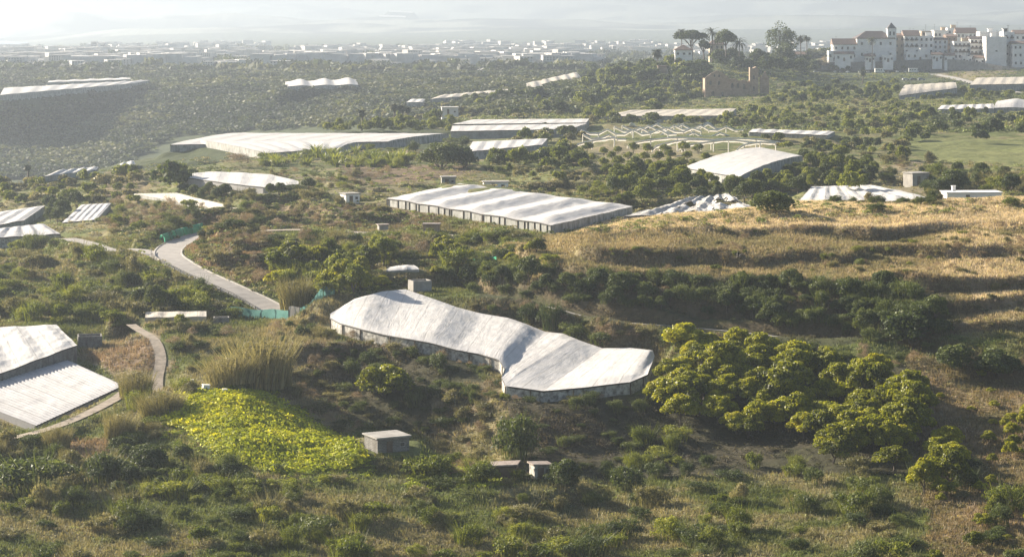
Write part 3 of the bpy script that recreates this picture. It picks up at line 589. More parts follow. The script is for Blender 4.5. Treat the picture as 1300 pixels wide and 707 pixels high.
def blades(n, h, w, rng, spread=.5, base=.35, droop=0., segs=2):
    """thin upright blades, each bent once"""
    V = []; Fq = []; T_ = []
    for i in range(n):
        a = rng.uniform(0, 2*math.pi); r = base*math.sqrt(rng.uniform()); x, y = math.cos(a)*r, math.sin(a)*r
        b = a+rng.normal()*.6; l = h*rng.uniform(.6, 1.1); sp = spread*rng.uniform(.2, 1); c = rng.uniform(0, math.pi); wx, wy = math.cos(c)*w, math.sin(c)*w
        k = len(V)
        for j in range(segs+1):
            t = j/segs; q = (x+math.cos(b)*sp*t*t*l, y+math.sin(b)*sp*t*t*l, l*(t-droop*t*t)); ww = (1-t*.85)
            V += [(q[0]-wx*ww, q[1]-wy*ww, q[2]), (q[0]+wx*ww, q[1]+wy*ww, q[2])]
        for j in range(segs): Fq.append((k+2*j, k+2*j+1, k+2*j+3, k+2*j+2))
        T_ += [rng.uniform()]*(2*segs+2)
    return np.array(V), np.array(Fq), np.array(T_)
def canes(r):
    a = blades(650, 2.0, .014, r, .4, .8); l = leaves([(0, 0, .9, .85, .85, .9), (0, 0, 1.3, .6, .6, .6)], 1500, .1, r, -.7, asp=.16, thin=(.3, 1.1))
    return np.concatenate([a[0], l[0]]), np.concatenate([a[1], l[1]+len(a[0])]), np.concatenate([a[2], l[2]*.8])
def twiggy(r, n, sz):
    k = r.randint(7, 20); l = leaves(blobs(r, k, 1, r.uniform(.5, 1.1), .5, (.16, .5), r.uniform(.65, .95)), n, sz, r, -.2, jit=1.2, asp=r.uniform(.3, .7), thin=(.5, 1.2))
    a = blades(r.randint(30, 130), r.uniform(1.0, 1.7), .02, r, .7, .7); return np.concatenate([l[0], a[0]]), np.concatenate([l[1], a[1]+len(l[0])]), np.concatenate([l[2], a[2]])
def hold(o): me = o.data; bpy.data.objects.remove(o); return me
def trunkmesh(name, h, r, rng, forks=5, spread=.55):
    b = B(); b.tube([(0, 0, -.12), (rng.normal()*.02, rng.normal()*.02, h*.5), (rng.normal()*.04, rng.normal()*.04, h)], r, 6, r*.7)
    for i in range(forks):
        a = 2*math.pi*i/forks+rng.normal()*.3; q = rng.uniform(.6, 1)*spread
        b.tube([(0, 0, h*.85), (math.cos(a)*q*.5, math.sin(a)*q*.5, h+.25), (math.cos(a)*q, math.sin(a)*q, h+.25+rng.uniform(.2, .6))], r*.5, 5, r*.15)
    return hold(b.go(name, 'bark'))
PR = {}
def proto(kind, mat, gen, n=4, trunk=None):
    PR[kind] = []
    for i in range(n):
        rng = np.random.RandomState(len(kind)*31+i*7+sum(map(ord, kind))); Vv, Qq, Tt = gen(rng)
        me = hold(mk('crown' if trunk else 'shrub', Vv, Qq, mat, tint=Tt)); tr = trunkmesh('trunk', *trunk, rng) if trunk else None
        PR[kind].append((me, tr))
# unit width ~1 radius; scaled by half the wanted width
proto('avocado', 'leafA', lambda r: leaves(blobs(r, 26, 1, .85, .95, (.2, .36), .8), 5200, .062, r, -.5), 5, (.45, .07))
proto('citrus', 'leafC', lambda r: leaves(blobs(r, 14, 1, .95, 1.0, (.26, .4), .7), 2200, .075, r, -.6), 4, (.4, .06))
proto('dark', 'leafD', lambda r: leaves(blobs(r, 18, 1, 1.0, .9, (.25, .42), .72), 3600, .06, r, -.5), 4, (.35, .07))
proto('scrub', 'leafG', lambda r: twiggy(r, 1500, .07), 6)
proto('darkscrub', 'leafD', lambda r: twiggy(r, 1900, .065), 6)
proto('greenscrub', 'leafC', lambda r: twiggy(r, 1900, .065), 6)
proto('cushion', 'leafY', lambda r: leaves(blobs(r, 9, 1, .8, .4, (.4, .55), .5), 1500, .06, r, 0, thin=(.92, 1.04)), 3)
proto('bare', 'leafB', lambda r: leaves(blobs(r, 12, 1, .9, .6, (.3, .5), .75), 1300, .07, r, -.2, asp=.18, thin=(.4, 1.2)), 4)
proto('reed', 'reed', lambda r: canes(r), 4)
proto('cane', 'banana', lambda r: blades(46, 1.9, .12, r, .9, .35, .25, 3), 3)
proto('fartree', 'leafD', lambda r: leaves(blobs(r, 11, 1, .95, .9, (.28, .45), .72), 620, .14, r, -.5), 5)
proto('fargreen', 'leafC', lambda r: leaves(blobs(r, 11, 1, .9, .85, (.28, .45), .72), 620, .14, r, -.5), 5)
proto('farscrub', 'leafG', lambda r: leaves(blobs(r, 9, 1, .75, .5, (.28, .5), .72), 420, .15, r, -.3), 4)
proto('cypress', 'leafD', lambda r: leaves([(0, 0, 1.0+i*1.0, .75-.09*i, .75-.09*i, .8) for i in range(6)], 900, .13, r, -.9), 2, (.5, .12))
def fronds(n, L_, w, rng, z0, down=.9, seg=5):
    V = []; Fq = []; T_ = []
    for i in range(n):
        a = 2*math.pi*i*.618+rng.normal()*.1; el = rng.uniform(-.5, 1.3); l = L_*rng.uniform(.8, 1.1); k = len(V); tt = rng.uniform()
        p = np.array((0, 0, z0)); e = el
        for j in range(seg+1):
            t = j/seg; wd = w*math.sin(math.pi*(.12+.86*t))+.01; s = np.array((-math.sin(a), math.cos(a), 0))
            V += [tuple(p-s*wd+np.array((0, 0, -wd*.5))), tuple(p), tuple(p+s*wd+np.array((0, 0, -wd*.5)))]; T_ += [tt]*3
            p = p+np.array((math.cos(a)*math.cos(e), math.sin(a)*math.cos(e), math.sin(e)))*l/seg; e -= down/seg*1.6
        for j in range(seg):
            for m_ in (0, 1): Fq.append((k+3*j+m_, k+3*j+m_+1, k+3*j+4+m_, k+3*j+3+m_))
    return np.array(V), np.array(Fq), np.array(T_)
def add(kind, p, s, label, cat, group=None, hs=1.0, name=None, rng=RNG, part=True, **kw):
    me, tr = PR[kind][rng.randint(len(PR[kind]))]; rz = rng.uniform(0, 6.28)
    tilt = (rng.normal()*.04, rng.normal()*.04, rz)
    if tr is not None and part:
        r = empty(name or 'tree', p); r.rotation_euler = tilt; r.scale = (s, s, s*hs)
        c = bpy.data.objects.new('crown', me); t = bpy.data.objects.new('trunk', tr)
        for o in (c, t): COL.objects.link(o); o.parent = r
    else:
        r = bpy.data.objects.new(name or 'shrub', me); COL.objects.link(r); r.location = p; r.rotation_euler = tilt; r.scale = (s*rng.uniform(.78, 1.3), s*rng.uniform(.78, 1.3), s*hs)
    return meta(r, label, cat, group)
def free(x, y, r):
    for a, b in ((0, 0), (r, 0), (-r, 0), (0, r), (0, -r)):
        px = (x+a)/(y+b)*F+CX; i = int((px-GP[0])/3); j = int(np.searchsorted(GY, y+b))
        if 0 <= i < len(GP) and j < len(GY) and BLOCK[j, i]: return False
    return True
PLACED = []
def scatter(poly, kind, n, s0, s1, label, cat, group, md=.6, name=None, hs=(.65, 1.4), part=True, ymax=1e9, clump=True):
    xs = [p[0] for p in poly]; ys = [p[1] for p in poly]; k = 0; t = 0; pts = []
    while k < n and t < n*60:
        t += 1; px, py = RNG.uniform(min(xs), max(xs)), RNG.uniform(min(ys), max(ys))
        if not inpoly(px, py, poly): continue
        h_ = hit(px, py)
        if h_ is None: continue
        p, j, i = h_; s = (s0+(s1-s0)*RNG.uniform()**1.7)*.5
        if clump and RNG.uniform() > .25+1.5*float(vnoise(p[0]/(9+p[1]*.012), p[1]/(14+p[1]*.02), 5))**2.2: continue
        if p[1] > ymax or not free(p[0], p[1], s*.8): continue
        if any((p[0]-a)**2+(p[1]-b)**2 < (md*(s+c))**2 for a, b, c in pts[-400:]): continue
        pts.append((p[0], p[1], s)); kk = kind if isinstance(kind, str) else kind[RNG.randint(len(kind))]
        add(kk, (p[0], p[1], p[2]-.1), s, label, cat, group, RNG.uniform(*hs), name, part=part); k += 1
def one(kind, px, py, wpx, label, cat, group=None, name=None, hs=1.0, Y=None):
    if Y: p = np.array([(px-CX)/F*Y, Y, ground(px, Y)])
    else: p = hit(px, py)[0]
    return add(kind, (p[0], p[1], p[2]-.15-(.28*wpx*.5/F*p[1] if kind in ('dark', 'fartree', 'avocado') else 0)), wpx*.5/F*p[1], label, cat, group, hs, name)

# -- single plants one can point to
one('dark', 560, 214, 62, 'broad dark tree standing alone between two white greenhouses above brown soil', 'tree', hs=.8, name='broadleaf_tree')
one('dark', 590, 213, 40, 'lower dark bush joined to the right of the broad dark tree', 'shrub', name='broadleaf_shrub')
one('dark', 598, 362, 34, 'dark green dense tree beside the bright yellow green hedge above the curved greenhouse', 'tree', hs=1.15, name='citrus_tree')
one('greenscrub', 575, 342, 44, 'yellow green bushy tree left of the dark dense tree above the curved greenhouse', 'tree', hs=1.1, name='fruit_tree')
one('darkscrub', 700, 418, 40, 'rounded grey green bush on the path side above the curved greenhouse', 'shrub', hs=1.5, name='broadleaf_shrub')
one('darkscrub', 673, 408, 26, 'smaller dark bush left of the rounded bush by the path', 'shrub', hs=1.4, name='broadleaf_shrub')
one('darkscrub', 733, 428, 34, 'dark bush touching the upper edge of the curved white greenhouse', 'shrub', hs=1.1, name='broadleaf_shrub')
one('darkscrub', 762, 436, 30, 'low olive bush at the back edge of the curved white greenhouse', 'shrub', hs=1.0, name='broadleaf_shrub')
one('avocado', 487, 505, 74, 'yellow green rounded tree alone in the shaded gully below the curved greenhouse', 'tree', hs=.85, name='gully_tree')
one('dark', 714, 616, 50, 'dark round tree by the ruined tin roofed hut at the bottom', 'tree', name='gully_tree')
one('darkscrub', 655, 582, 66, 'olive bush in shade below the near corner of the curved greenhouse', 'shrub', hs=1.4, name='broadleaf_shrub')
one('dark', 1160, 440, 74, 'largest dark bush tree on the shaded bank above the path', 'tree', hs=.95, name='bank_tree')
one('dark', 1100, 422, 34, 'upright dark bush left of the largest dark bush tree', 'tree', hs=1.3, name='bank_tree')
one('dark', 1215, 470, 56, 'dark leafy tree at the foot of the dry bank on the right', 'tree', hs=.9, name='bank_tree')
one('dark', 1265, 478, 66, 'dark leafy tree cluster nearest the right edge below the dry bank', 'tree', hs=.8, name='bank_tree')
one('reed', 330, 490, 100, 'tall tan cane thicket above the yellow green field', 'cane thicket', name='cane_clump', hs=.62)
one('reed', 293, 486, 60, 'shorter tan cane clump left of the tall cane thicket', 'cane thicket', name='cane_clump', hs=.6)
one('reed', 205, 528, 56, 'green grey cane clump left of the yellow green field', 'cane thicket', name='cane_clump', hs=.6)
one('reed', 172, 505, 46, 'upright green cane clump at the end of the dirt track', 'cane thicket', name='cane_clump', hs=.8)
one('reed', 150, 555, 56, 'olive cane clump beside the red soil patch', 'cane thicket', name='cane_clump', hs=.6)
one('darkscrub', 42, 625, 116, 'broad dark bush in the bottom left corner', 'shrub', name='broadleaf_shrub', hs=.8)
one('dark', 140, 608, 46, 'dark oval tree behind the small green bushes at bottom left', 'tree', name='gully_tree')
one('dark', 190, 600, 50, 'dark olive tree below the yellow green field edge', 'tree', name='gully_tree')
one('reed', 375, 392, 50, 'pale green willow like bush beside the teal net fence', 'cane thicket', name='cane_clump', hs=.8)
one('dark', 1207, 246, 50, 'bright rounded tree beyond the grey block shed', 'tree', name='broadleaf_tree', hs=.9)
one('fargreen', 1080, 246, 36, 'rounded light green tree left of the grey block shed', 'tree', name='broadleaf_tree')
one('dark', 980, 272, 62, 'dark bushy tree at the hilltop edge between the crumpled white sheets', 'tree', name='broadleaf_tree', hs=.75)
one('darkscrub', 1111, 270, 24, 'small dark round bush on the hilltop in front of the crumpled cover', 'shrub', name='broadleaf_shrub')
one('cushion', 1284, 262, 26, 'bright yellow green bush right of the white flat building', 'shrub', name='broadleaf_shrub', hs=.9)
one('cane', 1087, 572, 30, 'pale green banana plant with drooping leaves among the orchard trees', 'banana plant', name='banana_plant')
one('fartree', 216, 243, 44, 'tall dark cliff tree above the flat dotted net roof', 'tree', name='broadleaf_tree', hs=1.2)
one('fartree', 240, 232, 24, 'second dark tree joined to the cliff tree beside the box shaped greenhouse', 'tree', name='broadleaf_tree', hs=1.1)
one('bare', 303, 213, 46, 'leafless reddish brown thicket on the rim by the short bright roof', 'shrub', name='bare_thicket', hs=.6)
one('fartree', 681, 128, 26, 'dark rounded tree standing against the cream stepped greenhouse', 'tree', name='broadleaf_tree')
one('fartree', 611, 131, 12, 'lone small dark tree by the thin cream strip', 'tree', name='broadleaf_tree', hs=1.2)
one('fartree', 650, 150, 22, 'dark tree behind the white multi bay greenhouses', 'tree', name='broadleaf_tree')

# -- repeats
for k_ in range(2, len(neaE)-1):
    for q_ in range(2):
        A_ = P(*neaE[k_-1]); B_ = P(*neaE[k_]); u_ = RNG.uniform(); X_, Y_ = A_[0]+(B_[0]-A_[0])*u_, A_[1]+(B_[1]-A_[1])*u_-RNG.uniform(1.0, 2.2)
        add(('scrub', 'darkscrub', 'bare', 'greenscrub')[RNG.randint(4)], (X_, Y_, gxy(X_, Y_)-.1), RNG.uniform(.5, 1.15), 'scrubby bush at the wall foot of the curved white greenhouse', 'shrub', 'bushes at the stone wall foot', 1.0, 'wall_shrub')
G_ = 'green'
scatter([(850, 445), (930, 445), (1000, 462), (1060, 465), (1135, 478), (1165, 505), (1160, 575), (1060, 590), (1010, 560), (940, 560), (840, 535), (822, 505), (835, 470)], 'avocado', 78, 4.4, 7.0, 'yellow tipped avocado tree in the crowded orchard below the path', 'tree', 'avocado trees below the path', .37, 'avocado_tree', (.75, 1.1), clump=False)
scatter([(1120, 560), (1210, 560), (1220, 640), (1110, 640)], 'avocado', 12, 3, 5, 'dull green young avocado tree at the lower edge of the orchard', 'tree', 'young avocado trees at the orchard foot', .5, 'avocado_tree')
scatter([(1160, 490), (1310, 470), (1400, 720), (1180, 720)], 'avocado', 46, 1.2, 2.6, 'small yellow green tree planted on the bare slope at lower right', 'tree', 'young trees on the bare slope', 1.1, 'young_tree')
scatter([(790, 540), (880, 560), (890, 600), (800, 600)], 'greenscrub', 9, 2, 4.2, 'lit green bush in the shaded hollow under the orchard', 'shrub', 'bushes in the shaded hollow', .7, 'hollow_shrub')
scatter([(740, 590), (1320, 590), (1340, 720), (740, 720)], ('darkscrub', 'greenscrub', 'scrub', 'darkscrub'), 90, 1.8, 4.6, 'olive bush along the bottom of the slope under the orchard', 'shrub', 'bushes along the bottom right', .55, 'foot_shrub')
scatter([(-120, 590), (300, 590), (740, 612), (740, 730), (-120, 730)], ('darkscrub', 'greenscrub', 'scrub', 'greenscrub'), 130, 1.8, 4.4, 'mixed green bush on the bottom left slope', 'shrub', 'bushes along the bottom left', .55, 'bottom_shrub')
scatter([(130, 560), (200, 565), (250, 592), (330, 618), (330, 640), (120, 630)], ('darkscrub', 'dark', 'greenscrub'), 34, 2, 4, 'dark green bush below the yellow green field', 'shrub', 'bushes below the yellow green field', .55, 'slope_shrub')
scatter([(-60, 540), (20, 545), (60, 560), (140, 600), (-60, 600)], ('darkscrub', 'scrub', 'reed'), 22, 1.8, 3.6, 'scrubby bush under the ribbed white greenhouse', 'shrub', 'bushes under the ribbed greenhouse', .6, 'slope_shrub')
scatter([(130, 490), (190, 470), (250, 490), (200, 560), (150, 560)], ('scrub', 'scrub', 'greenscrub', 'reed'), 16, 1.6, 3.4, 'cane tuft beside the foot of the dirt track', 'cane thicket', 'cane tufts by the dirt track', .6, 'cane_clump')
scatter([(220, 430), (290, 420), (300, 480), (215, 470)], ('scrub', 'bare', 'darkscrub'), 16, 1.4, 3, 'dry bush on the bank right of the dirt track', 'shrub', 'dry bushes by the dirt track', .6, 'dry_shrub')
scatter([(340, 410), (420, 415), (430, 480), (520, 560), (440, 570), (350, 490)], ('scrub', 'bare', 'scrub', 'darkscrub'), 60, 1.2, 2.8, 'dry tufted bush on the narrow ridge above the yellow green field', 'shrub', 'dry bushes on the narrow ridge', .6, 'dry_shrub')
scatter([(420, 440), (600, 468), (630, 505), (560, 560), (500, 540), (440, 480)], ('darkscrub', 'darkscrub'), 50, 1.2, 3, 'dark bush in the shaded gully below the stone terrace', 'shrub', 'dark bushes in the gully', .6, 'gully_shrub')
scatter([(545, 520), (630, 490), (660, 600), (560, 610)], ('scrub', 'bare', 'scrub'), 34, 1.2, 2.8, 'sunlit dry bush on the knoll right of the block shed', 'shrub', 'dry bushes on the knoll', .55, 'dry_shrub')
scatter([(520, 585), (600, 580), (640, 612), (540, 625)], 'greenscrub', 22, 1.2, 2.4, 'bright green leafy bush on the knoll foot beside the block shed', 'shrub', 'green bushes by the block shed', .5, 'leafy_shrub')
scatter([(640, 510), (850, 505), (850, 600), (650, 610)], ('darkscrub', 'darkscrub'), 40, 1, 2.6, 'low dark bush on the shaded slope under the curved greenhouse', 'shrub', 'dark bushes on the shaded slope', .6, 'gully_shrub')
scatter([(600, 372), (760, 385), (900, 400), (1080, 428), (1180, 448), (1200, 420), (1160, 372), (1000, 362), (760, 350), (600, 345)], ('darkscrub', 'dark', 'darkscrub'), 150, 2.0, 4.4, 'dark hedge bush on the steep shaded bank above the path', 'shrub', 'dark bushes on the bank above the path', .5, 'hedge_shrub', (.9, 1.3))
scatter([(600, 385), (700, 398), (850, 425), (860, 440), (740, 428), (600, 395)], ('scrub', 'darkscrub', 'bare'), 44, 1.2, 2.8, 'scrub bush between the path and the curved greenhouse', 'shrub', 'bushes between the path and the greenhouse', .55, 'bank_shrub')
scatter([(850, 420), (1180, 455), (1160, 470), (850, 440)], ('darkscrub', 'bare'), 30, 1.2, 2.6, 'shaded low bush just below the path', 'shrub', 'bushes just below the path', .6, 'bank_shrub')
scatter([(600, 330), (760, 300), (1000, 290), (1320, 290), (1300, 345), (1000, 350), (620, 362)], ('scrub', 'greenscrub', 'scrub', 'bare', 'bare'), 150, .7, 1.9, 'small scrub bush on the dry terraced hillside', 'shrub', 'scrub on the dry hillside', .7, 'hill_shrub')
scatter([(1190, 300), (1330, 290), (1330, 430), (1215, 420)], ('scrub', 'bare'), 60, .7, 1.6, 'low dry bush on the golden slope at the right edge', 'shrub', 'dry bushes on the golden slope', .8, 'hill_shrub')
scatter([(700, 284), (850, 266), (1320, 254), (1320, 275), (900, 282)], ('scrub', 'bare'), 46, .5, 1.3, 'tiny dry bush on the golden hilltop grass', 'shrub', 'tiny bushes on the hilltop', 1, 'hill_shrub')
for px, py, w_ in ((1088, 320, 20), (1107, 320, 12), (1128, 320, 15), (1092, 337, 21), (1155, 337, 12), (1180, 330, 12), (1124, 362, 12), (1032, 345, 10), (1056, 327, 14), (808, 318, 13), (796, 322, 11), (778, 318, 10), (794, 326, 9), (820, 320, 10), (778, 324, 9), (1133, 341, 10)):
    one('cushion', px, py, w_, 'bright round cushion shaped shrub on the dry hillside', 'shrub', 'round cushion shrubs', 'cushion_shrub', 1.0)
scatter([(-140, 310), (60, 305), (140, 330), (200, 345), (295, 385), (280, 400), (100, 412), (-140, 408)], ('scrub', 'greenscrub', 'scrub', 'darkscrub', 'greenscrub'), 210, 2, 5, 'dusty green bush on the hazy slope left of the road', 'shrub', 'bushes left of the road', .5, 'roadside_shrub')
scatter([(150, 362), (215, 366), (235, 390), (120, 400)], 'dark', 12, 2.6, 4.4, 'darker tall bush in the dip below the road', 'tree', 'dark trees below the road', .6, 'dip_tree')
scatter([(100, 395), (300, 392), (295, 408), (240, 425), (120, 418)], ('greenscrub', 'scrub', 'citrus'), 50, 1.5, 3.4, 'yellow green bush around the low cream tunnel', 'shrub', 'bushes round the cream tunnel', .5, 'slope_shrub')
scatter([(250, 300), (335, 298), (350, 350), (340, 365), (260, 330)], ('bare', 'scrub', 'darkscrub'), 60, 1.4, 3, 'russet dry bush on the mound right of the road', 'shrub', 'russet bushes on the mound', .6, 'dry_shrub')
scatter([(340, 345), (490, 325), (505, 350), (470, 375), (350, 380)], ('citrus', 'greenscrub', 'avocado'), 40, 3.4, 5.6, 'leafy green tree in the hollow behind the teal net fence', 'tree', 'trees behind the teal fence', .48, 'hollow_tree')
scatter([(340, 305), (560, 308), (545, 335), (350, 345)], ('scrub', 'darkscrub', 'bare', 'greenscrub'), 80, 1.8, 4, 'mixed bush on the bank below the terrace track', 'shrub', 'bushes below the terrace track', .5, 'bank_shrub')
scatter([(560, 318), (690, 310), (700, 335), (600, 362), (545, 350)], ('greenscrub', 'avocado', 'darkscrub'), 50, 1.8, 3.8, 'yellow green bush below the posts of the big ridged greenhouse', 'shrub', 'bushes below the big ridged greenhouse', .5, 'bank_shrub')
scatter([(425, 352), (505, 345), (520, 365), (430, 380)], ('bare', 'greenscrub'), 18, 1, 2.2, 'dry tuft around the bright green patch', 'shrub', 'tufts round the bright green patch', .6, 'dry_shrub')
scatter([(500, 296), (690, 300), (690, 312), (500, 306)], ('darkscrub', 'scrub', 'greenscrub'), 36, 1.6, 3.4, 'bush at the wall foot of the big ridged greenhouse', 'shrub', 'bushes along the big greenhouse wall', .5, 'bank_shrub')
scatter([(330, 262), (490, 262), (500, 292), (330, 292)], ('scrub', 'darkscrub', 'bare'), 60, 1.5, 3.2, 'grey brown bush on the soil bank above the terrace track', 'shrub', 'bushes above the terrace track', .6, 'bank_shrub')
scatter([(130, 262), (330, 268), (330, 295), (150, 300), (120, 285)], ('scrub', 'darkscrub', 'greenscrub', 'bare'), 120, 2, 4.2, 'dusty bush on the slope below the flat dotted net roof', 'shrub', 'bushes below the dotted net roof', .5, 'brow_shrub')
scatter([(-140, 225), (130, 222), (190, 225), (170, 262), (60, 262), (-140, 270)], ('farscrub', 'fargreen', 'farscrub'), 150, 2.5, 5, 'pale olive bush on the rim of the left valley', 'shrub', 'bushes on the left rim', .5, 'rim_shrub', part=False)
scatter([(60, 265), (100, 262), (90, 285), (50, 285)], ('darkscrub', 'dark'), 12, 3, 5, 'dark bush between the left slope greenhouses', 'shrub', 'dark bushes between the left greenhouses', .5, 'slope_shrub')
scatter([(230, 240), (330, 246), (400, 240), (420, 250), (330, 262), (240, 256)], ('darkscrub', 'dark', 'scrub'), 40, 2, 4, 'dark bush around the wall of the box shaped greenhouse', 'shrub', 'bushes round the box shaped greenhouse', .5, 'bank_shrub')
scatter([(330, 194), (500, 188), (530, 205), (500, 214), (330, 212)], ('cane', 'greenscrub', 'cane'), 90, 2.4, 3.8, 'banana plant in the strip plantation below the rim greenhouse', 'banana plant', 'banana plants in the strip', .45, 'banana_plant')
scatter([(340, 215), (500, 220), (470, 240), (350, 240)], ('scrub', 'bare', 'greenscrub'), 50, 1.2, 3, 'low bush on the reddish field beside the box shaped greenhouse', 'shrub', 'bushes on the reddish field', .6, 'field_shrub')
scatter([(400, 163), (575, 163), (575, 170), (400, 169)], ('citrus', 'fargreen'), 70, 3, 5, 'clipped green hedge bush behind the rim greenhouse', 'shrub', 'hedge behind the rim greenhouse', .4, 'hedge_shrub', part=False)
scatter([(520, 180), (600, 172), (600, 200), (600, 215), (500, 200)], ('farscrub', 'darkscrub'), 26, 2, 4.5, 'bush near the broad dark tree', 'shrub', 'bushes round the broad dark tree', .6, 'field_shrub')
scatter([(620, 205), (760, 205), (740, 235), (620, 225)], ('farscrub', 'darkscrub', 'fargreen'), 40, 2, 4, 'bush edging the grass field behind the big ridged greenhouse', 'shrub', 'bushes edging the grass field', .6, 'field_shrub', part=False)
scatter([(660, 165), (740, 165), (735, 215), (620, 215), (640, 195)], ('farscrub', 'fartree', 'fargreen'), 60, 3, 6, 'bush on the reddish knoll left of the pole frames', 'shrub', 'bushes left of the pole frames', .5, 'knoll_shrub', part=False)
for r_ in range(4):
    for c_ in range(8):
        px = 745+c_*20+r_*9+RNG.uniform(-4, 4); py = 196+r_*9+RNG.uniform(-2, 2)
        if hit(px, py) and free(hit(px, py)[0][0], hit(px, py)[0][1], 2): one('citrus', px, py, RNG.uniform(13, 18), 'round citrus tree planted in rows in front of the pole frames', 'tree', 'citrus rows by the pole frames', 'citrus_tree')
scatter([(800, 220), (870, 218), (950, 232), (975, 250), (960, 262), (880, 258), (790, 262), (770, 235)], ('citrus', 'dark', 'citrus'), 90, 3, 5, 'dense orchard tree in front of the white tunnel greenhouse', 'tree', 'dense orchard before the tunnel greenhouse', .42, 'orchard_tree')
scatter([(965, 215), (1030, 205), (1110, 210), (1110, 240), (1000, 250), (955, 240)], ('citrus', 'citrus', 'dark'), 110, 2.6, 4.4, 'leafy orchard tree right of the white tunnel greenhouse', 'tree', 'orchard right of the tunnel greenhouse', .42, 'orchard_tree')
scatter([(640, 240), (800, 235), (860, 250), (800, 262), (660, 240)], ('scrub', 'greenscrub'), 40, 1.4, 3, 'pale bush in the plot behind the big ridged greenhouse', 'shrub', 'bushes behind the big ridged greenhouse', .6, 'field_shrub')
scatter([(1180, 222), (1320, 222), (1320, 248), (1180, 248)], ('darkscrub', 'scrub', 'dark', 'greenscrub'), 50, 3, 5.5, 'dark hedge tree behind the white flat building', 'tree', 'hedge behind the white flat building', .45, 'hedge_tree')
scatter([(1130, 200), (1190, 200), (1190, 240), (1120, 235)], ('bare', 'scrub', 'darkscrub'), 26, 2, 4, 'dry bush round the grey block shed', 'shrub', 'bushes round the grey block shed', .6, 'field_shrub')
scatter([(1030, 258), (1190, 262), (1200, 250), (1190, 245), (1180, 258)], ('scrub', 'darkscrub'), 26, 1.4, 2.8, 'bush at the far edge of the golden hilltop', 'shrub', 'bushes along the hilltop far edge', .6, 'hill_shrub')
scatter([(1140, 152), (1420, 152), (1420, 182), (1150, 182)], ('fartree', 'fartree', 'fargreen'), 60, 4, 7.5, 'dark tree in the belt beyond the flat green field', 'tree', 'dark tree belt beyond the flat field', .45, 'belt_tree', part=False)
scatter([(940, 170), (1150, 172), (1150, 205), (1030, 200), (940, 182)], ('fargreen', 'fartree', 'farscrub'), 70, 2.4, 4.4, 'green tree left of the flat green field', 'tree', 'trees left of the flat field', .45, 'orchard_tree', part=False)
scatter([(900, 145), (1150, 130), (1150, 165), (940, 166)], ('fargreen', 'farscrub', 'fargreen'), 150, 2.6, 4.6, 'yellow green tree in the groves between ruin and car park', 'tree', 'groves below the ruin', .42, 'grove_tree', part=False)
scatter([(1150, 120), (1280, 112), (1420, 115), (1420, 150), (1150, 150)], ('fargreen', 'fargreen', 'fartree'), 110, 2.6, 4.6, 'leafy grove tree between the far greenhouses below the village', 'tree', 'groves below the village', .42, 'grove_tree', part=False)
scatter([(960, 112), (1140, 108), (1140, 132), (960, 135)], ('fartree', 'fargreen'), 90, 3, 6, 'dusky tree on the bank below the village car park', 'tree', 'trees below the car park', .42, 'bank_tree', part=False)
scatter([(740, 100), (885, 108), (890, 126), (885, 134), (740, 142)], ('fartree', 'fargreen'), 130, 4, 8, 'rounded tree on the wooded slope left of the ruined mill', 'tree', 'woods left of the ruined mill', .42, 'slope_tree', part=False)
scatter([(730, 90), (850, 88), (900, 92), (895, 112), (740, 108)], ('fartree', 'fartree', 'fargreen'), 80, 6, 10, 'dark tree on the rise under the red roofed villa', 'tree', 'trees under the villa', .42, 'slope_tree', part=False)
scatter([(880, 76), (1045, 78), (1045, 92), (985, 98), (900, 86)], ('fartree',), 60, 6, 10, 'big dark tree in the wood between the villa and the village', 'tree', 'wood between villa and village', .4, 'wood_tree', part=False)
scatter([(560, 130), (760, 118), (760, 148), (620, 152), (560, 148)], ('farscrub', 'fartree', 'fargreen'), 90, 3, 6.5, 'hazy tree on the slope behind the multi bay greenhouses', 'tree', 'trees behind the multi bay greenhouses', .45, 'slope_tree', part=False)
scatter([(430, 135), (570, 140), (570, 160), (430, 160)], ('farscrub', 'fargreen'), 60, 3, 6, 'hazy bush near the valley palms', 'shrub', 'bushes near the valley palms', .5, 'rim_shrub', part=False)
scatter([(740, 145), (940, 148), (940, 160), (740, 162)], ('fargreen', 'farscrub', 'fartree'), 60, 3, 6, 'bush in the row before the long cream greenhouse', 'shrub', 'bushes before the cream greenhouse', .5, 'rim_shrub', part=False)

# -- palms, pines
def palm(px, py, Y, hpx, label, group=None, L_=.19, fan=False, name='palm_tree', wide=1.0):
    h = hpx/F*Y; x = (px-CX)/F*Y; z = ZC-(py-HY)/F*Y; gz = ground(px, Y); r = empty(name, (x, Y, gz-.2)); meta(r, label, 'palm tree', group)
    b = B(); zt = z-gz+h; b.tube([(0, 0, 0), (.25, 0, zt*.5), (.1, .1, zt*.86)], .38, 7, .24); b.go('trunk', 'bark', r)
    Vv, Qq, Tt = fronds(44 if not fan else 70, h*L_*1.5*wide, .28 if not fan else .5, np.random.RandomState(int(px*7)), zt*.86, 1.3 if not fan else 1.0)
    if fan:  # dead skirt under a rounded head
        V2, Q2, T2 = leaves([(0, 0, zt*.8, h*.14, h*.14, h*.22)], 160, .5, np.random.RandomState(3)); Qq = np.concatenate([Qq, Q2+len(Vv)]); Vv = np.concatenate([Vv, V2]); Tt = np.concatenate([Tt, T2*.3])
    mk('crown', Vv, Qq, 'palm', r, tint=Tt); return r
palm(459, 158, 830, 20, 'single shaggy palm on the valley rim left of the paired palms', L_=.26, fan=True)
palm(500, 153, 900, 22, 'slender shaggy palm left of the touching pair on the valley rim', L_=.22, fan=True)
palm(510, 152, 900, 20, 'left palm of the touching pair on the valley rim', L_=.25, fan=True)
palm(517, 152, 905, 17, 'right shorter palm of the touching pair on the valley rim', L_=.25, fan=True)
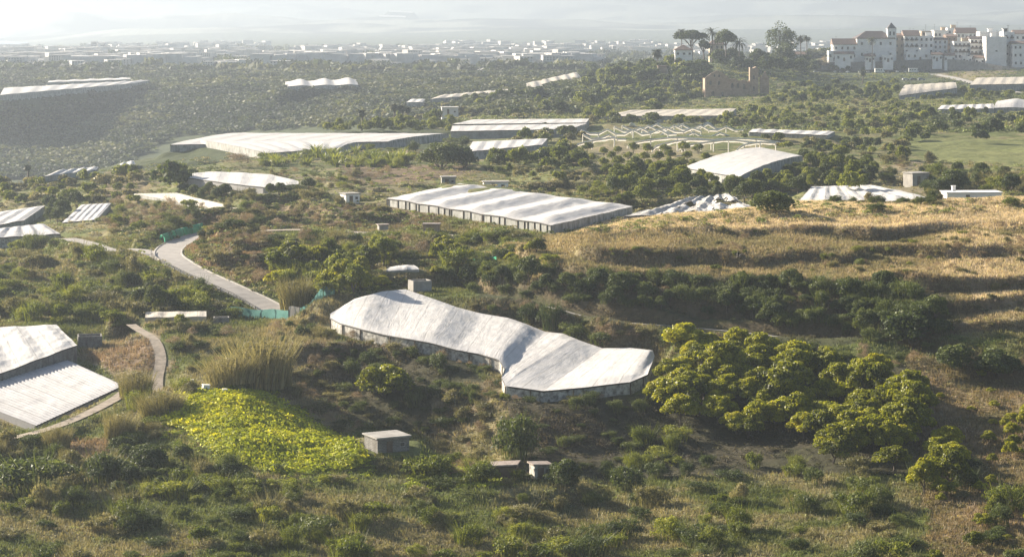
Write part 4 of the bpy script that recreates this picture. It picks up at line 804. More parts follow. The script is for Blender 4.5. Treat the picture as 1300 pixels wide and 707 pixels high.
palm(834, 92, 1230, 30, 'shaggy palm above the brown stepped tower left of the villa', L_=.22, fan=True)
palm(865, 66, 1330, 33, 'tallest slim palm rising above the left umbrella pine', L_=.16)
palm(879, 66, 1340, 30, 'palm top showing behind the left umbrella pine', L_=.18)
palm(904, 72, 1320, 36, 'broad headed palm between the two umbrella pines', L_=.3)
palm(938, 80, 1300, 30, 'wide date palm right of the right hand umbrella pine', L_=.36)
palm(1016, 68, 1420, 26, 'left palm of the pair beside the tall rounded pine', L_=.24, fan=False)
palm(1024, 66, 1420, 24, 'right palm of the pair beside the tall rounded pine', L_=.24, fan=False)
palm(1107, 77, 1505, 33, 'tall palm in front of the white church', L_=.2)
palm(1095, 103, 1300, 14, 'low palm left of the white van below the car park', L_=.4)
palm(35/1, 222, 700, 14, 'lone hazy palm on the rim at the far left', L_=.28, fan=True)
def pine(px, py, Y, hpx, wpx, label, flat=.32, ph=.62, n=13):
    x = (px-CX)/F*Y; z = ZC-(py-HY)/F*Y; h = hpx/F*Y; w_ = wpx/F*Y/2; gz = ground(px, Y); zt = z+h-gz; r = empty('umbrella_pine', (x, Y, gz-.2)); meta(r, label, 'pine tree')
    rng = np.random.RandomState(int(px)); b = B(); b.tube([(0, 0, 0), (.3, 0, zt*.4), (0, 0, zt-h*(1-ph)*1.0)], .55, 7, .35)
    for i in range(6):
        a = i*1.05+.3; b.tube([(0, 0, zt-h*.62), (math.cos(a)*w_*.35, math.sin(a)*w_*.35, zt-h*.4), (math.cos(a)*w_*.7, math.sin(a)*w_*.7, zt-h*.22)], .25, 5, .12)
    b.go('trunk', 'bark', r); bl = [(0, 0, zt-h*flat*.6, w_*.6, w_*.6, h*flat*.6)]
    for i in range(n):
        a = rng.uniform(0, 6.28); q = rng.uniform(.35, .78)*w_; bl.append((math.cos(a)*q, math.sin(a)*q, zt-h*flat*.65+rng.normal()*.5-(q/w_)**2*h*.1, w_*.34, w_*.34, h*flat*.42))
    Vv, Qq, Tt = leaves(bl, 2600, .5, rng, -.5); mk('crown', Vv, Qq, 'leafD', r, tint=Tt)
pine(877, 72, 1300, 34, 42, 'left umbrella pine with flat spreading crown over the red roofed villa')
pine(921, 72, 1300, 35, 30, 'right umbrella pine with a domed flat crown', flat=.5)
pine(893, 76, 1290, 25, 20, 'small umbrella pine tucked under the left spreading one')
pine(990, 76, 1400, 49, 44, 'tall rounded pine with open branches left of the village', flat=.75, n=22)
pine(997, 84, 1380, 30, 34, 'lower dark pine beneath the tall rounded pine', flat=.8, n=16)
for px in (576, 579): one('cypress', px, 149, 4, 'thin dark cypress of the pair by the white wall above the rim', 'tree', 'cypress pair above the rim', 'cypress_tree')
one('fartree', 1172, 71, 12, 'round green tree in front of the balconied village house', 'tree', name='street_tree', Y=1512)
one('bare', 1045, 80, 16, 'leafless tree at the left end of the village', 'tree', name='bare_tree', hs=1.6, Y=1512)
for px in (1056, 1062, 1070, 1078, 1098, 1120, 1131, 1139, 1145, 1152, 1160, 1176, 1182, 1190, 1194, 1197, 1204, 1222):
    one('fartree', px, 77, RNG.uniform(6, 12), 'small tree along the village terrace edge', 'tree', 'trees along the village terrace', 'street_tree', Y=1511)

# -- masses nobody could count
def mass(name, n, samp, size, leafn, cols, leafs, zoff=.3, flat=.75, label=None):
    """scattered low clumps merged as one cover"""
    Vs = []; Cs = []; rng = np.random.RandomState(len(name)*17+n); bl = leaves([(0, 0, .35, .9, .9, .6)]+[(rng.normal()*.5, rng.normal()*.5, .5, .45, .45, .4) for _ in range(3)], leafn, leafs, rng, -.1)[0]
    for (x, y, z, s, c) in samp(n, rng):
        a = rng.uniform(0, 6.28); ca, sa = math.cos(a), math.sin(a); v = bl*np.array((s, s, s*flat*rng.uniform(.7, 1.2)))
        Vs.append(np.stack([v[:, 0]*ca-v[:, 1]*sa+x, v[:, 0]*sa+v[:, 1]*ca+y, v[:, 2]+z], 1))
        k = cols[int(np.clip((fbm(x/45, y/45, 3, 3)*.9+.5+rng.normal()*.22)*len(cols), 0, len(cols)-1))] if c is None else c
        Cs.append(np.repeat((np.array(k)[None]*rng.uniform(.6, 1.35, (leafn, 1))), 4, 0))
    Vv = np.concatenate(Vs); meta(mk(name, Vv, np.arange(len(Vv)).reshape(-1, 4), 'grassmix', col=np.concatenate(Cs)), label, None, kind='stuff')
def sampler(poly, s0, s1, ymin=0, ymax=1e9, c=None, tuft=False):
    def f(n, rng):
        xs = [p[0] for p in poly]; ys = [p[1] for p in poly]; k = t = 0
        while k < n and t < n*12:
            t += 1; px, py = rng.uniform(min(xs), max(xs)), rng.uniform(min(ys), max(ys))
            if not inpoly(px, py, poly): continue
            h_ = hit(px, py, ymin)
            if h_ is None: continue
            p, j, i = h_
            if p[1] > ymax or BLOCK[j, i]: continue
            k += 1; yield p[0], p[1], p[2]-.05, rng.uniform(s0, s1)*.5, c
    return f
fc = [(.04, .05, .028), (.055, .07, .034), (.08, .095, .042), (.125, .13, .06)]
mass('far_woodland', 9000, sampler([(-200, 84), (760, 84), (740, 145), (560, 150), (430, 160), (215, 175), (130, 225), (-200, 235)], 5, 10, 840, 2300), None, 34, fc, .3, label='continuous woodland covering the hazy valley side')
mass('distant_treeline', 2200, sampler([(-200, 60), (1050, 60), (1500, 62), (1500, 90), (700, 95), (-200, 92)], 9, 20, 1700, 8000), None, 26, fc, .34, label='tree masses on the hazy plain around the distant town')
mass('grove_undergrowth', 9000, sampler([(640, 84), (1420, 84), (1420, 168), (940, 172), (900, 158), (740, 158), (640, 170), (560, 160)], 1.6, 3.6, 640, 1500), None, 24, [(.07, .09, .035), (.14, .17, .05), (.2, .23, .065), (.27, .26, .09)], .26, label='undergrowth between the groves below the village')
mass('mid_undergrowth', 9000, sampler([(-150, 225), (140, 215), (300, 195), (700, 192), (900, 200), (1040, 205), (1150, 205), (1420, 210), (1420, 262), (700, 300), (560, 345), (420, 400), (-150, 420)], .8, 2.4, 380, 860), None, 26, [(.09, .11, .035), (.16, .19, .05), (.22, .24, .07), (.27, .23, .11), (.3, .26, .15)], .2, label='low scrub covering the middle slopes')
def covercol(x, y):
    i = int((x/y*F+CX-GP[0])/3); j = min(len(GY)-1, int(np.searchsorted(GY, y))); return colr[j, max(0, min(len(GP)-1, i))]
def s2(poly, s0, s1, **k):
    f = sampler(poly, s0, s1, **k)
    def g(n, rng):
        for x, y, z, s, c in f(n, rng):
            cc = covercol(x, y)*rng.uniform(.75, 1.35)*np.array((1, rng.uniform(.9, 1.2), rng.uniform(.7, 1))); yield x, y, z, s, cc
    return g
mass('near_undergrowth', 12000, s2([(-150, 400), (420, 395), (600, 360), (1400, 350), (1400, 735), (-150, 735)], .5, 1.5, ymax=385), None, 30, None, .17, label='low weeds and scrub covering the near slopes')
mass('hillside_grass', 9000, s2([(560, 345), (640, 320), (760, 290), (860, 266), (1420, 252), (1420, 440), (1180, 440), (1000, 380), (600, 375)], .35, 1.1, ymax=470), None, 22, None, .17, flat=1.1, label='dry grass tussocks covering the terraced hill')
mass('yellow_crop', 3000, sampler([(192, 528), (228, 503), (265, 497), (335, 503), (375, 522), (405, 545), (462, 572), (462, 592), (420, 600), (345, 604), (300, 585), (262, 566), (240, 548)], 1.0, 2.8, ymax=350), None, 44, [(.28, .31, .022), (.44, .44, .025), (.56, .52, .03), (.46, .46, .024)], .18, label='dense yellow green leafy crop')
mass('field_edge_weeds', 900, sampler([(175, 535), (225, 495), (265, 490), (345, 496), (420, 540), (480, 578), (470, 612), (345, 616), (250, 590)], .7, 1.7, ymax=350), None, 36, [(.2, .25, .03), (.36, .38, .03), (.12, .14, .04)], .15, label='loose leafy weeds around the yellow green field')
mass('knoll_crop', 500, sampler([(515, 585), (560, 578), (640, 600), (650, 618), (520, 622)], .8, 1.7, ymax=330), None, 40, [(.3, .34, .03), (.4, .38, .04)], .15, label='bright leafy weeds by the block shed')
mass('green_patch', 500, sampler([(445, 368), (490, 357), (497, 366), (450, 378)], .5, 1.1, ymax=420), None, 24, [(.14, .24, .03), (.2, .28, .05)], .15, label='bright grass patch behind the curved greenhouse')
# fine upright grass on the dry hill
def grass(name, n, px0, px1, y0, y1, hgt, label, test=None):
    rng = np.random.RandomState(n); Y = rng.uniform(y0, y1, n*2); px = rng.uniform(px0, px1, n*2)
    i = ((px-GP[0])/3).astype(int); j = np.searchsorted(GY, Y)-1; ok = ~BLOCK[j, i]; c = colr[j, i]; ok &= (c[:, 0] > .14) if test is None else test(c); ok &= ok
    px, Y, i, j, c = [a[ok][:n] for a in (px, Y, i, j, c)]; n = len(px); x = (px-CX)/F*Y
    fx = (px-GP[i])/3; fy = (Y-GY[j])/(GY[j+1]-GY[j]); z = (ZG[j, i]*(1-fx)+ZG[j, i+1]*fx)*(1-fy)+(ZG[j+1, i]*(1-fx)+ZG[j+1, i+1]*fx)*fy
    K = 3; Vs = np.empty((n, K, 3, 3)); h = rng.uniform(.5, 1.2, (n, K))*hgt; a = rng.uniform(0, 6.28, (n, K)); b = rng.uniform(0, 6.28, (n, K)); w_ = rng.uniform(.05, .11, (n, K))
    bx = x[:, None]+rng.normal(size=(n, K))*.2; by = Y[:, None]+rng.normal(size=(n, K))*.2
    Vs[:, :, 0] = np.stack([bx-np.cos(a)*w_, by-np.sin(a)*w_, np.repeat(z[:, None], K, 1)-.05], -1); Vs[:, :, 1] = np.stack([bx+np.cos(a)*w_, by+np.sin(a)*w_, np.repeat(z[:, None], K, 1)-.05], -1)
    Vs[:, :, 2] = np.stack([bx+np.cos(b)*h*.4, by+np.sin(b)*h*.4, z[:, None]+h], -1)
    cc = np.repeat(c*rng.uniform(.7, 1.35, (n, 1)), K*3, 0)
    meta(mk(name, Vs.reshape(-1, 3), np.arange(n*K*3).reshape(-1, 3), 'grassmix', col=cc), label, None, kind='stuff')
grass('dry_grass', 110000, 540, 1450, 345, 470, .5, 'dry golden grass on the hill')
grass('slope_grass', 70000, -150, 1450, 235, 350, .5, 'dry grass between the bushes of the near slopes', lambda c: c[:, 0] > .085)

grass('bank_grass', 60000, -150, 600, 350, 470, .55, 'dry grass on the banks round the road and the fences', lambda c: c[:, 0] > .12)

# ------------------------------------------------------------------ sheds and small structures
def shed(px, py, Y, w_, d, h, rz, label, wall='dkconcrete', roof='concrete', cat='shed', door=True, roofh=.18, slope=0., name='block_shed', openw=True):
    g = ground(px, Y); p = P(px, py, Y); r = empty(name, (p[0], Y, p[2]), R(rz)); meta(r, label, cat)
    t = .18; b = B(); dn = max(.5, p[2]-g+.8)
    for c, dm in (((0, -d/2+t/2), (w_, t)), ((0, d/2-t/2), (w_, t)), ((-w_/2+t/2, 0), (t, d-2*t-.004)), ((w_/2-t/2, 0), (t, d-2*t-.004))):
        b.box((c[0], c[1], (h-dn)/2), (dm[0], dm[1], h+dn))
    b.go('wall', wall, r)
    if roof:
        b = B(); V = []
        o = .22; z0 = h+.003
        for i, j in ((-1, -1), (1, -1), (1, 1), (-1, 1)): V.append((i*(w_/2+o), j*(d/2+o), z0+(slope*w_ if i > 0 else 0)))
        b.add(V+[(a, c, z+roofh) for a, c, z in V], [(0, 3, 2, 1), (4, 5, 6, 7), (0, 1, 5, 4), (1, 2, 6, 5), (2, 3, 7, 6), (3, 0, 4, 7)]); b.go('roof', roof, r)
    if door:
        b = B(); b.box((-w_*.12, -d/2-.02, h*.42), (.8, .06, h*.84)); b.go('door', 'wood', r)
        b = B(); b.box((w_*.28, -d/2-.02, h*.6), (.7, .06, .6)); q = b.go('window', 'concrete', r); b = B(); b.box((w_*.28, -d/2-.055, h*.6), (.54, .02, .44)); b.go('pane', 'window', q)
    return r
shed(491, 575, 293, 4.3, 3.9, 2.2, 28, 'small concrete block shed with flat roof below the yellow green field')
s_ = shed(686, 608, 287, 2.2, 1.8, 1.9, 20, 'ruined whitewashed hut with rusty tin roof at the bottom', 'stone', 'iron', 'hut', slope=-.06, name='ruined_hut')
shed(640, 600, 286, 3.2, 2.4, .9, -8, 'low lean-to of rusty sheets left of the ruined hut', 'wood', 'iron', 'lean-to', door=False, slope=.08, name='tin_lean_to')
shed(533, 371, 387, 3.2, 2.6, 2.0, 22, 'pale concrete water tank box above the curved greenhouse', 'concrete', None, 'tank', door=False, name='water_tank')
shed(114, 441, 360, 3.6, 3.2, 1.9, 12, 'open grey concrete cistern beside the puckered greenhouse', 'dkconcrete', None, 'cistern', door=False, name='water_tank')
shed(444, 259, 505, 3.2, 3, 2.2, 30, 'small white hut at the left corner of the big ridged greenhouse', 'white', 'concrete', 'hut', name='white_hut')
shed(569, 238, 545, 3.2, 3, 2.4, 5, 'grey block hut left behind the big ridged greenhouse', 'concrete', 'concrete', 'hut', name='block_hut')
shed(629, 242, 520, 5.4, 3, 1.9, 5, 'low white hut with flat roof right behind the big ridged greenhouse', 'white', 'concrete', 'hut', name='white_hut')
shed(486, 295, 452, 1.8, 1.8, 1.4, 15, 'tiny pale hut beside the terrace track', 'concrete', 'iron', 'hut', name='track_hut', door=False)
shed(548, 294, 450, 3.0, 2, 1.4, -5, 'brown low hut by the lean to roofs at the end of the terrace track', 'brick', 'iron', 'hut', name='track_hut', door=False)
shed(1163, 239, 560, 4.6, 4, 3.6, 24, 'tall grey block shed with flat roof on the dirt yard', 'concrete', 'concrete', 'shed')
s_ = shed(1233, 258, 492, 11.5, 5, 2.3, 4, 'long white flat roofed building behind the golden hilltop', 'white', 'white', 'building', name='white_building')
b = B(); b.box((-3.6, .5, 2.9), (.7, .7, 1.2)); b.box((-3.6, .5, 3.56), (.9, .9, .12)); b.go('chimney', 'white', s_)
shed(679, 167, 860, 4.6, 4, 2.8, 10, 'square concrete block store among the multi bay greenhouses', 'dkconcrete', 'concrete', 'shed', name='block_store')
shed(1283, 142, 1030, 7, 5, 3.6, 10, 'grey block store in front of the low white tunnel', 'dkconcrete', 'concrete', 'shed', name='block_store')
shed(268, 219, 655, 5.4, 3, 1.7, 3, 'flat grey hut behind the box shaped greenhouse', 'concrete', 'white', 'hut', name='flat_hut')
shed(281, 412, 367, 2.4, 1.6, 1.2, 8, 'small grey block tank left of the teal net fence', 'dkconcrete', None, 'tank', door=False, name='water_tank')
shed(508, 213, 640, 3, 2.4, 1.8, 0, 'small dark shelter at the end of the brown field', 'wood', 'concrete', 'shelter', door=False, name='field_shelter')
shed(571, 150, 925, 6.5, 5, 4.2, 5, 'pale box building behind the cypress pair', 'whitefar', 'whitefar', 'building', name='box_building')

def polyline(pts, n=6): return catmull([P(*q) for q in pts], n)
def strip_fence(pts, h, mat, label, name='net_fence', cat='fence', post='rail'):
    c = np.array(polyline(pts, 6)); r = empty(name, tuple(c[0])); meta(r, label, cat); V = []; Fs = []
    for k, p in enumerate(c):
        z = gxy(p[0], p[1]); w_ = .12*math.sin(k*1.3)
        for m_, (zz, o) in enumerate(((-.3, 0), (h*.5, w_), (h+.12*math.sin(k*.9), -w_))): V.append((p[0]-c[0][0], p[1]+o-c[0][1], z+zz-c[0][2]))
    for k in range(len(c)-1):
        for m_ in (0, 1): a = 3*k+m_; Fs.append((a, a+3, a+4, a+1))
    mk('net_panel', V, Fs, mat, r, smooth=True)
    for k in range(0, len(c), 3):
        p = c[k]; z = gxy(p[0], p[1]); b = B(); b.tube([(p[0]-c[0][0], p[1]+.16-c[0][1], z-.4-c[0][2]), (p[0]-c[0][0], p[1]+.16-c[0][1], z+h+.1-c[0][2])], .06, 5); b.go('post', post, r)
strip_fence([(293, 401, 375), (330, 399, 373), (366, 394, 373)], 1.5, 'tealnet', 'teal shade net fence left of the pale gate above the cane thicket')
strip_fence([(381, 394, 374), (402, 390, 376), (425, 384, 378)], 1.7, 'tealnet', 'teal shade net fence right of the pale gate')
strip_fence([(367, 396, 373), (380, 395, 373.5)], 2.0, 'sheet', 'pale net gate between the two teal fences', 'net_gate', 'gate')
strip_fence([(593, 319, 400), (612, 318, 400), (630, 316, 402)], 1.2, 'greennet', 'short bright green net among bushes under the big ridged greenhouse')
# green hoop tunnel over the road bend
c = np.array(polyline([(214, 309, 452), (236, 302, 468), (265, 294, 488)], 8)); r = empty('net_tunnel', tuple(c[0])); meta(r, 'bright green net tunnel on hoops beside the road bend', 'net tunnel'); V = []; Fs = []
for k, p in enumerate(c):
    z = gxy(p[0], p[1])
    for a in range(9):
        t = math.pi*a/8; rad = 1.25*(1+.05*math.sin(k*2)); V.append((p[0]-c[0][0]-1.5+math.cos(t)*rad*.55, p[1]+1.0-c[0][1]-math.cos(t)*rad, z-c[0][2]-.1+math.sin(t)*1.7))
for k in range(len(c)-1):
    for a in range(8): q = 9*k+a; Fs.append((q, q+1, q+10, q+9))
mk('net_cover', V, Fs, 'greennet', r, smooth=True)
for k in range(0, len(c), 3): b = B(); b.tube([Vector(V[9*k+a])*1.0+Vector((0, 0, .04)) for a in range(9)], .05, 4); b.go('hoop', 'rail', r)
# guard rail along the outside of the road
rd = np.array(ROADS[0][1]); tn = np.gradient(rd[:, :2], axis=0); tn /= np.linalg.norm(tn, axis=1)[:, None]; side = np.stack([-tn[:, 1], tn[:, 0]], 1)
sgn = 1 if side[20, 0] < 0 else -1
pts = [(rd[k, 0]+side[k, 0]*sgn*3.0, rd[k, 1]+side[k, 1]*sgn*3.0) for k in range(4, 42)]; pts = [(a, b_, gxy(a, b_)) for a, b_ in pts]
r = empty('guard_rail', pts[0]); meta(r, 'dark guard rail along the valley side of the curving road', 'guard rail'); o0 = Vector(pts[0])
b = B(); b.tube([Vector(p)-o0+Vector((0, 0, .85)) for p in pts], .09, 5); b.tube([Vector(p)-o0+Vector((0, 0, .5)) for p in pts], .05, 5); b.go('rail', 'rail', r)
for p in pts[::2]: b = B(); b.tube([Vector(p)-o0+Vector((0, 0, -.3)), Vector(p)-o0+Vector((0, 0, .9))], .06, 5); b.go('post', 'rail', r)
# bare frames
def frame(label, arcs, zig, posts_every=2, rad=.26):
    r = None
    for Y, pts in arcs:
        W = [Vector(P(a, b_, Y)) for a, b_ in pts]
        if r is None: o0 = Vector((W[0].x, W[0].y, ground(pts[0][0], Y))); r = empty('pole_greenhouse', tuple(o0)); meta(r, label, 'greenhouse frame')
        Ws = W if zig else [Vector(q) for q in catmull([tuple(w) for w in W], 5)]
        b = B(); b.tube([q-o0 for q in Ws], rad, 5); b.go('truss' if zig else 'arch', 'pole', r)
        b = B()
        for k in range(len(Ws)-1):
            p_, q_ = Ws[k]-o0, Ws[k+1]-o0; b.add([p_+Vector((0, -.02, -.1)), q_+Vector((0, -.02, -.1)), q_+Vector((0, .18, -.62-.12*math.sin(k*2.3))), p_+Vector((0, .18, -.62-.12*math.sin(k*2.3-2.3)))], [(0, 1, 2, 3)])
        b.go('added_backlit_strip', 'strip', r)  # translucent strips added along the poles to catch backlight and look bright
        for k in range(0, len(W), posts_every):
            g = gxy(W[k].x, W[k].y)
            if W[k].z-g < .4: continue
            b = B(); b.tube([Vector((W[k].x, W[k].y, g-.3))-o0, W[k]-o0], rad*.7, 5); b.go('post', 'pole', r)
frame('uncovered greenhouse frame of long curved poles behind the citrus rows', [(700, [(728, 192), (733, 184), (752, 179), (780, 175)]), (705, [(797, 190), (800, 183), (826, 178), (860, 175), (903, 178)]), (690, [(828, 190), (838, 184), (870, 178), (906, 178)]), (690, [(860, 193), (866, 186), (890, 182), (925, 178), (960, 182)]), (680, [(935, 191), (945, 184), (965, 181), (985, 182)]), (720, [(905, 178), (925, 176), (960, 177), (990, 181)])], False, 1)
zz = []
for k, (Y, y0, x0, x1) in enumerate(((760, 170, 738, 860), (790, 167, 780, 900), (815, 165, 790, 945), (775, 173, 815, 930), (745, 176, 740, 800), (835, 163, 800, 930), (860, 161, 800, 925))):
    n_ = int((x1-x0)/11); zz.append((Y, [(x0+i*11, y0+(0 if i % 3 else -5)+RNG.uniform(-.8, .8)) for i in range(n_+1)]))
frame('uncovered greenhouse frame with zigzag pale trusses behind the curved poles', zz, True, 2, .26)

# ------------------------------------------------------------------ village
def house(label, x0, x1, yb, yt, Y, depth=10, wall='white', roof='flat', rmat='tile', rh=3.0, nx=3, ny=2, group='white village houses', name='village_house', ww=1.3, wh=1.8, balcony=False, door=True, rz=0, sidewin=True, cat='house', arch=False):
    w_ = (x1-x0)/F*Y; h = (yb-yt)/F*Y; p = P((x0+x1)/2, yb, Y); r = empty(name, tuple(p), R(rz)); meta(r, label, cat, group)
    b = B(); b.box((0, depth/2, (h-5)/2), (w_, depth, h+5)); b.go('wall', wall, r)
    b = B()
    if roof == 'flat':
        b.box((0, .12, h+.3), (w_+.1, .24, .596)); b.box((0, depth-.12, h+.3), (w_+.1, .24, .596)); b.box((-w_/2+.07, depth/2, h+.3), (.24, depth-.5, .59)); b.box((w_/2-.07, depth/2, h+.3), (.24, depth-.5, .59)); b.box((0, depth/2, h+.06), (w_-.4, depth-.5, .1)); b.go('roof', wall, r)
    else:
        o = .5; e = [(-w_/2-o, -o, h), (w_/2+o, -o, h), (w_/2+o, depth+o, h), (-w_/2-o, depth+o, h)]
        k = {'gable': 0, 'hip': min(w_*.3, depth/2), 'pyramid': w_/2+o-.05}[roof]
        tp = [(-w_/2-o+k+(0 if k else 0), depth/2, h+rh), (w_/2+o-k, depth/2, h+rh)]
        V = [(a, c, z+.003) for a, c, z in e]+[(a, c, z+.25) for a, c, z in e]+[(a, c, z+.25) for a, c, z in tp]
        b.add(V, [(0, 3, 2, 1), (0, 1, 5, 4), (1, 2, 6, 5), (2, 3, 7, 6), (3, 0, 4, 7), (4, 5, 9, 8), (6, 7, 8, 9), (5, 6, 9), (7, 4, 8)]); q = b.go('roof', rmat, r)
    if roof == 'flat' and group and w_ > 7:
        for e_ in range(1+int(RNG.uniform()*2)):
            xx = RNG.uniform(-w_*.3, w_*.3); b = B(); b.box((xx, depth*.6, h+1.3), (RNG.uniform(2.4, 4), 3, 2.5)); b.box((xx, depth*.6, h+2.64), (RNG.uniform(3.4, 4.4), 3.4, .18)); b.go('roof_room', 'white' if RNG.uniform() < .6 else 'tan', r)
    if group: b = B(); xx = RNG.uniform(-w_*.4, w_*.4); b.tube([(xx, depth*.4, h), (xx, depth*.4, h+rh+1.8)], .07, 4); b.tube([(xx-.7, depth*.4, h+rh+1.5), (xx+.7, depth*.4, h+rh+1.5)], .05, 4); b.go('aerial', 'rail', r)
    def win(c, d, side):
        b = B(); b.box(c, d); q = b.go('window', wall if wall != 'white' else 'concrete', r)
        b = B(); cc = (c[0]-(.05 if side else 0), c[1]-(0 if side else .05), c[2]); dd = (d[0] if side else d[0]-.2, d[1]-.2 if side else d[1], d[2]-.2); b.box(cc, dd); b.go('pane', 'window', q)
    st = h/ny
    for j in range(ny):
        for i in range(nx):
            x = -w_/2+w_*(i+.5)/nx+RNG.uniform(-.25, .25); z = st*j+st*.55
            if j == 0 and i == nx//2 and door: b = B(); b.box((x, -.04, 1.1), (1.3, .1, 2.2)); b.go('door', 'wood', r); continue
            win((x, -.03, z), (ww, .1, wh), False)
            if balcony and j > 0:
                b = B(); b.box((x, -.5, z-wh/2-.15), (ww+.9, .92, .12)); 
                for t in (-1, 1): b.box((x+t*(ww+.86)/2, -.5, z-wh/2+.35), (.05, .9, .85))
                b.box((x, -.94, z-wh/2+.35), (ww+.9, .05, .85)); b.go('balcony', 'wood' if balcony == 1 else 'rail', r)
    if sidewin:
        for j in range(ny):
            for i in range(2): win((-w_/2-.03, depth*(i+.5)/2, st*j+st*.55), (.1, ww, wh), True)
    return r
VY = 1516
house('white house with low red roof at the left end of the village', 1058, 1088, 77, 57, VY, 12, roof='gable', rh=3.6, nx=4)
house('low white annex with tiled porch left of the church', 1060, 1084, 78, 69, VY-5, 4, roof='gable', rh=1.4, nx=3, ny=1)
ch = house('white church nave with dark hipped roof beside the village terrace', 1088, 1136, 77, 49.5, VY, 18, roof='hip', rmat='dktile', rh=4.6, nx=4, ny=2, cat='church', name='church', group=None, wh=2.0)
wt = (11)/F*VY; b = B(); b.box((10.4, 3.2, 10), (wt, wt, 18.2+2)); tw = b.go('tower', 'white', ch)
b = B(); b.box((10.4, 3.2, 20.2), (wt+.5, wt+.5, .4)); b.go('cornice', 'white', tw)
b = B(); b.add([(10.4-3, .2, 20.41), (10.4+3, .2, 20.41), (13.4, 6.2, 20.41), (7.4, 6.2, 20.41), (10.4, 3.2, 24.3)], [(0, 3, 2, 1), (0, 1, 4), (1, 2, 4), (2, 3, 4), (3, 0, 4)]); b.go('spire', 'slate', tw)
for dx in (-1.2, 1.2): b = B(); b.box((10.4+dx, 3.2-wt/2-.03, 17.2), (1.1, .1, 2.4)); b.go('belfry_window', 'window', tw)
house('narrow tan house right of the church tower', 1136, 1148, 72, 46, VY+12, 12, 'tan', 'gable', rh=1.4, nx=2, ny=3)
house('white three storey house with red roof and dark balconies', 1148, 1167, 70, 46, VY+8, 12, roof='gable', rh=3.4, nx=3, ny=3, balcony=2)
house('white house with tan upper storey behind the round green tree', 1167, 1185, 70, 47, VY+12, 12, roof='flat', nx=3, ny=3, wh=1.8)
house('tan rooftop storey above the white house behind the round tree', 1170, 1183, 47, 41, VY+20, 8, 'tan', 'flat', nx=2, ny=1, door=False)
house('plain white house with low dark roof in the middle of the village', 1185, 1203, 70, 51, VY+16, 12, roof='gable', rmat='dktile', rh=1.3, nx=3, ny=3)
house('brown shaded house in the gap of the village row', 1202, 1215, 68, 47, VY+28, 12, 'brick', 'gable', rh=1.4, nx=2, ny=3)
house('broad white house with many small balconies above the retaining wall', 1211, 1232, 76, 54, VY+4, 12, roof='flat', nx=4, ny=3, balcony=1)
house('white house with flower balconies beside the tall blank wall', 1232, 1252, 78, 50, VY+2, 12, roof='gable', rmat='dktile', rh=1.6, nx=4, ny=4, balcony=1)
house('tallest blank white house with a sheer wall above the road', 1252, 1278, 86, 48, VY-14, 12, roof='flat', nx=1, ny=1, wh=.9, door=False)
house('white house set back behind the blank white one', 1244, 1287, 55, 42, VY+26, 12, roof='flat', nx=6, ny=1)
house('narrow white house with green doors right of the blank one', 1274, 1288, 84, 42, VY-6, 12, roof='flat', nx=2, ny=4, balcony=2)
house('white house with three rows of arched windows at the right edge', 1286, 1312, 86, 56, VY-18, 12, roof='gable', rh=1.6, nx=4, ny=3, wh=1.7)
house('white house beyond the right edge of the view', 1314, 1345, 84, 52, VY-6, 12, roof='gable', rh=2.0, nx=4, ny=3)
house('white house with long red roof in the back row', 1215, 1240, 50, 42.5, VY+70, 12, roof='gable', rh=3.4, nx=5, ny=1)
house('white house with tan red roof at the back right', 1288, 1325, 54, 43.5, VY+60, 12, roof='gable', rh=2.4, nx=5, ny=1)
house('cream house in the back row above the tan rooftop storey', 1186, 1205, 50, 40, VY+70, 12, 'white', 'flat', nx=4, ny=1)
house('small red roofed house in the back row above the balconied house', 1148, 1166, 52, 44, VY+90, 12, roof='gable', rh=2.2, nx=3, ny=1)
house('flat white house behind the brown one', 1203, 1222, 46, 37, VY+110, 12, roof='flat', nx=4, ny=1)
house('white house peeping between church and left house', 1052, 1062, 78, 66, VY-3, 8, roof='flat', nx=2, ny=1)
house('low white villa by the terrace trees', 1150, 1180, 77, 67, VY-3, 3, roof='flat', nx=4, ny=1)
for x0, x1, yb, yt, rf, lb in ((1099, 1111, 79, 72, 'gable', 'low cottage with tiled roof under the church wall'), (1121, 1134, 79, 71.5, 'flat', 'low white cottage below the church tower'), (1184, 1196, 78, 70, 'gable', 'low tiled house at the terrace end before the plain white house'),
    (1199, 1212, 80, 71, 'gable', 'small tiled house where the retaining wall bends'), (1222, 1234, 81, 73, 'flat', 'small flat house below the many balconies'), (1238, 1249, 83, 74, 'gable', 'small tiled house against the foot of the blank white house')):
    house(lb, x0, x1, yb, yt, VY-9, 6, roof=rf, rh=1.5, nx=3, ny=1, wh=1.4)
vi = house('white villa with pyramid red roof under the left umbrella pine', 857, 879, 84, 64, 1262, 9, roof='pyramid', rh=2.6, nx=3, ny=2, group=None, name='villa', cat='villa', wh=1.2)
house('tan villa with gabled roof between the umbrella pines', 901, 919, 72, 57, 1345, 9, 'tan', 'hip', rh=2.4, nx=3, ny=2, group=None, name='villa', cat='villa')
house('white hut half hidden below the palm pair', 1008, 1022, 84, 70, 1420, 8, roof='gable', rh=1.6, nx=2, ny=1, group=None, name='cottage')
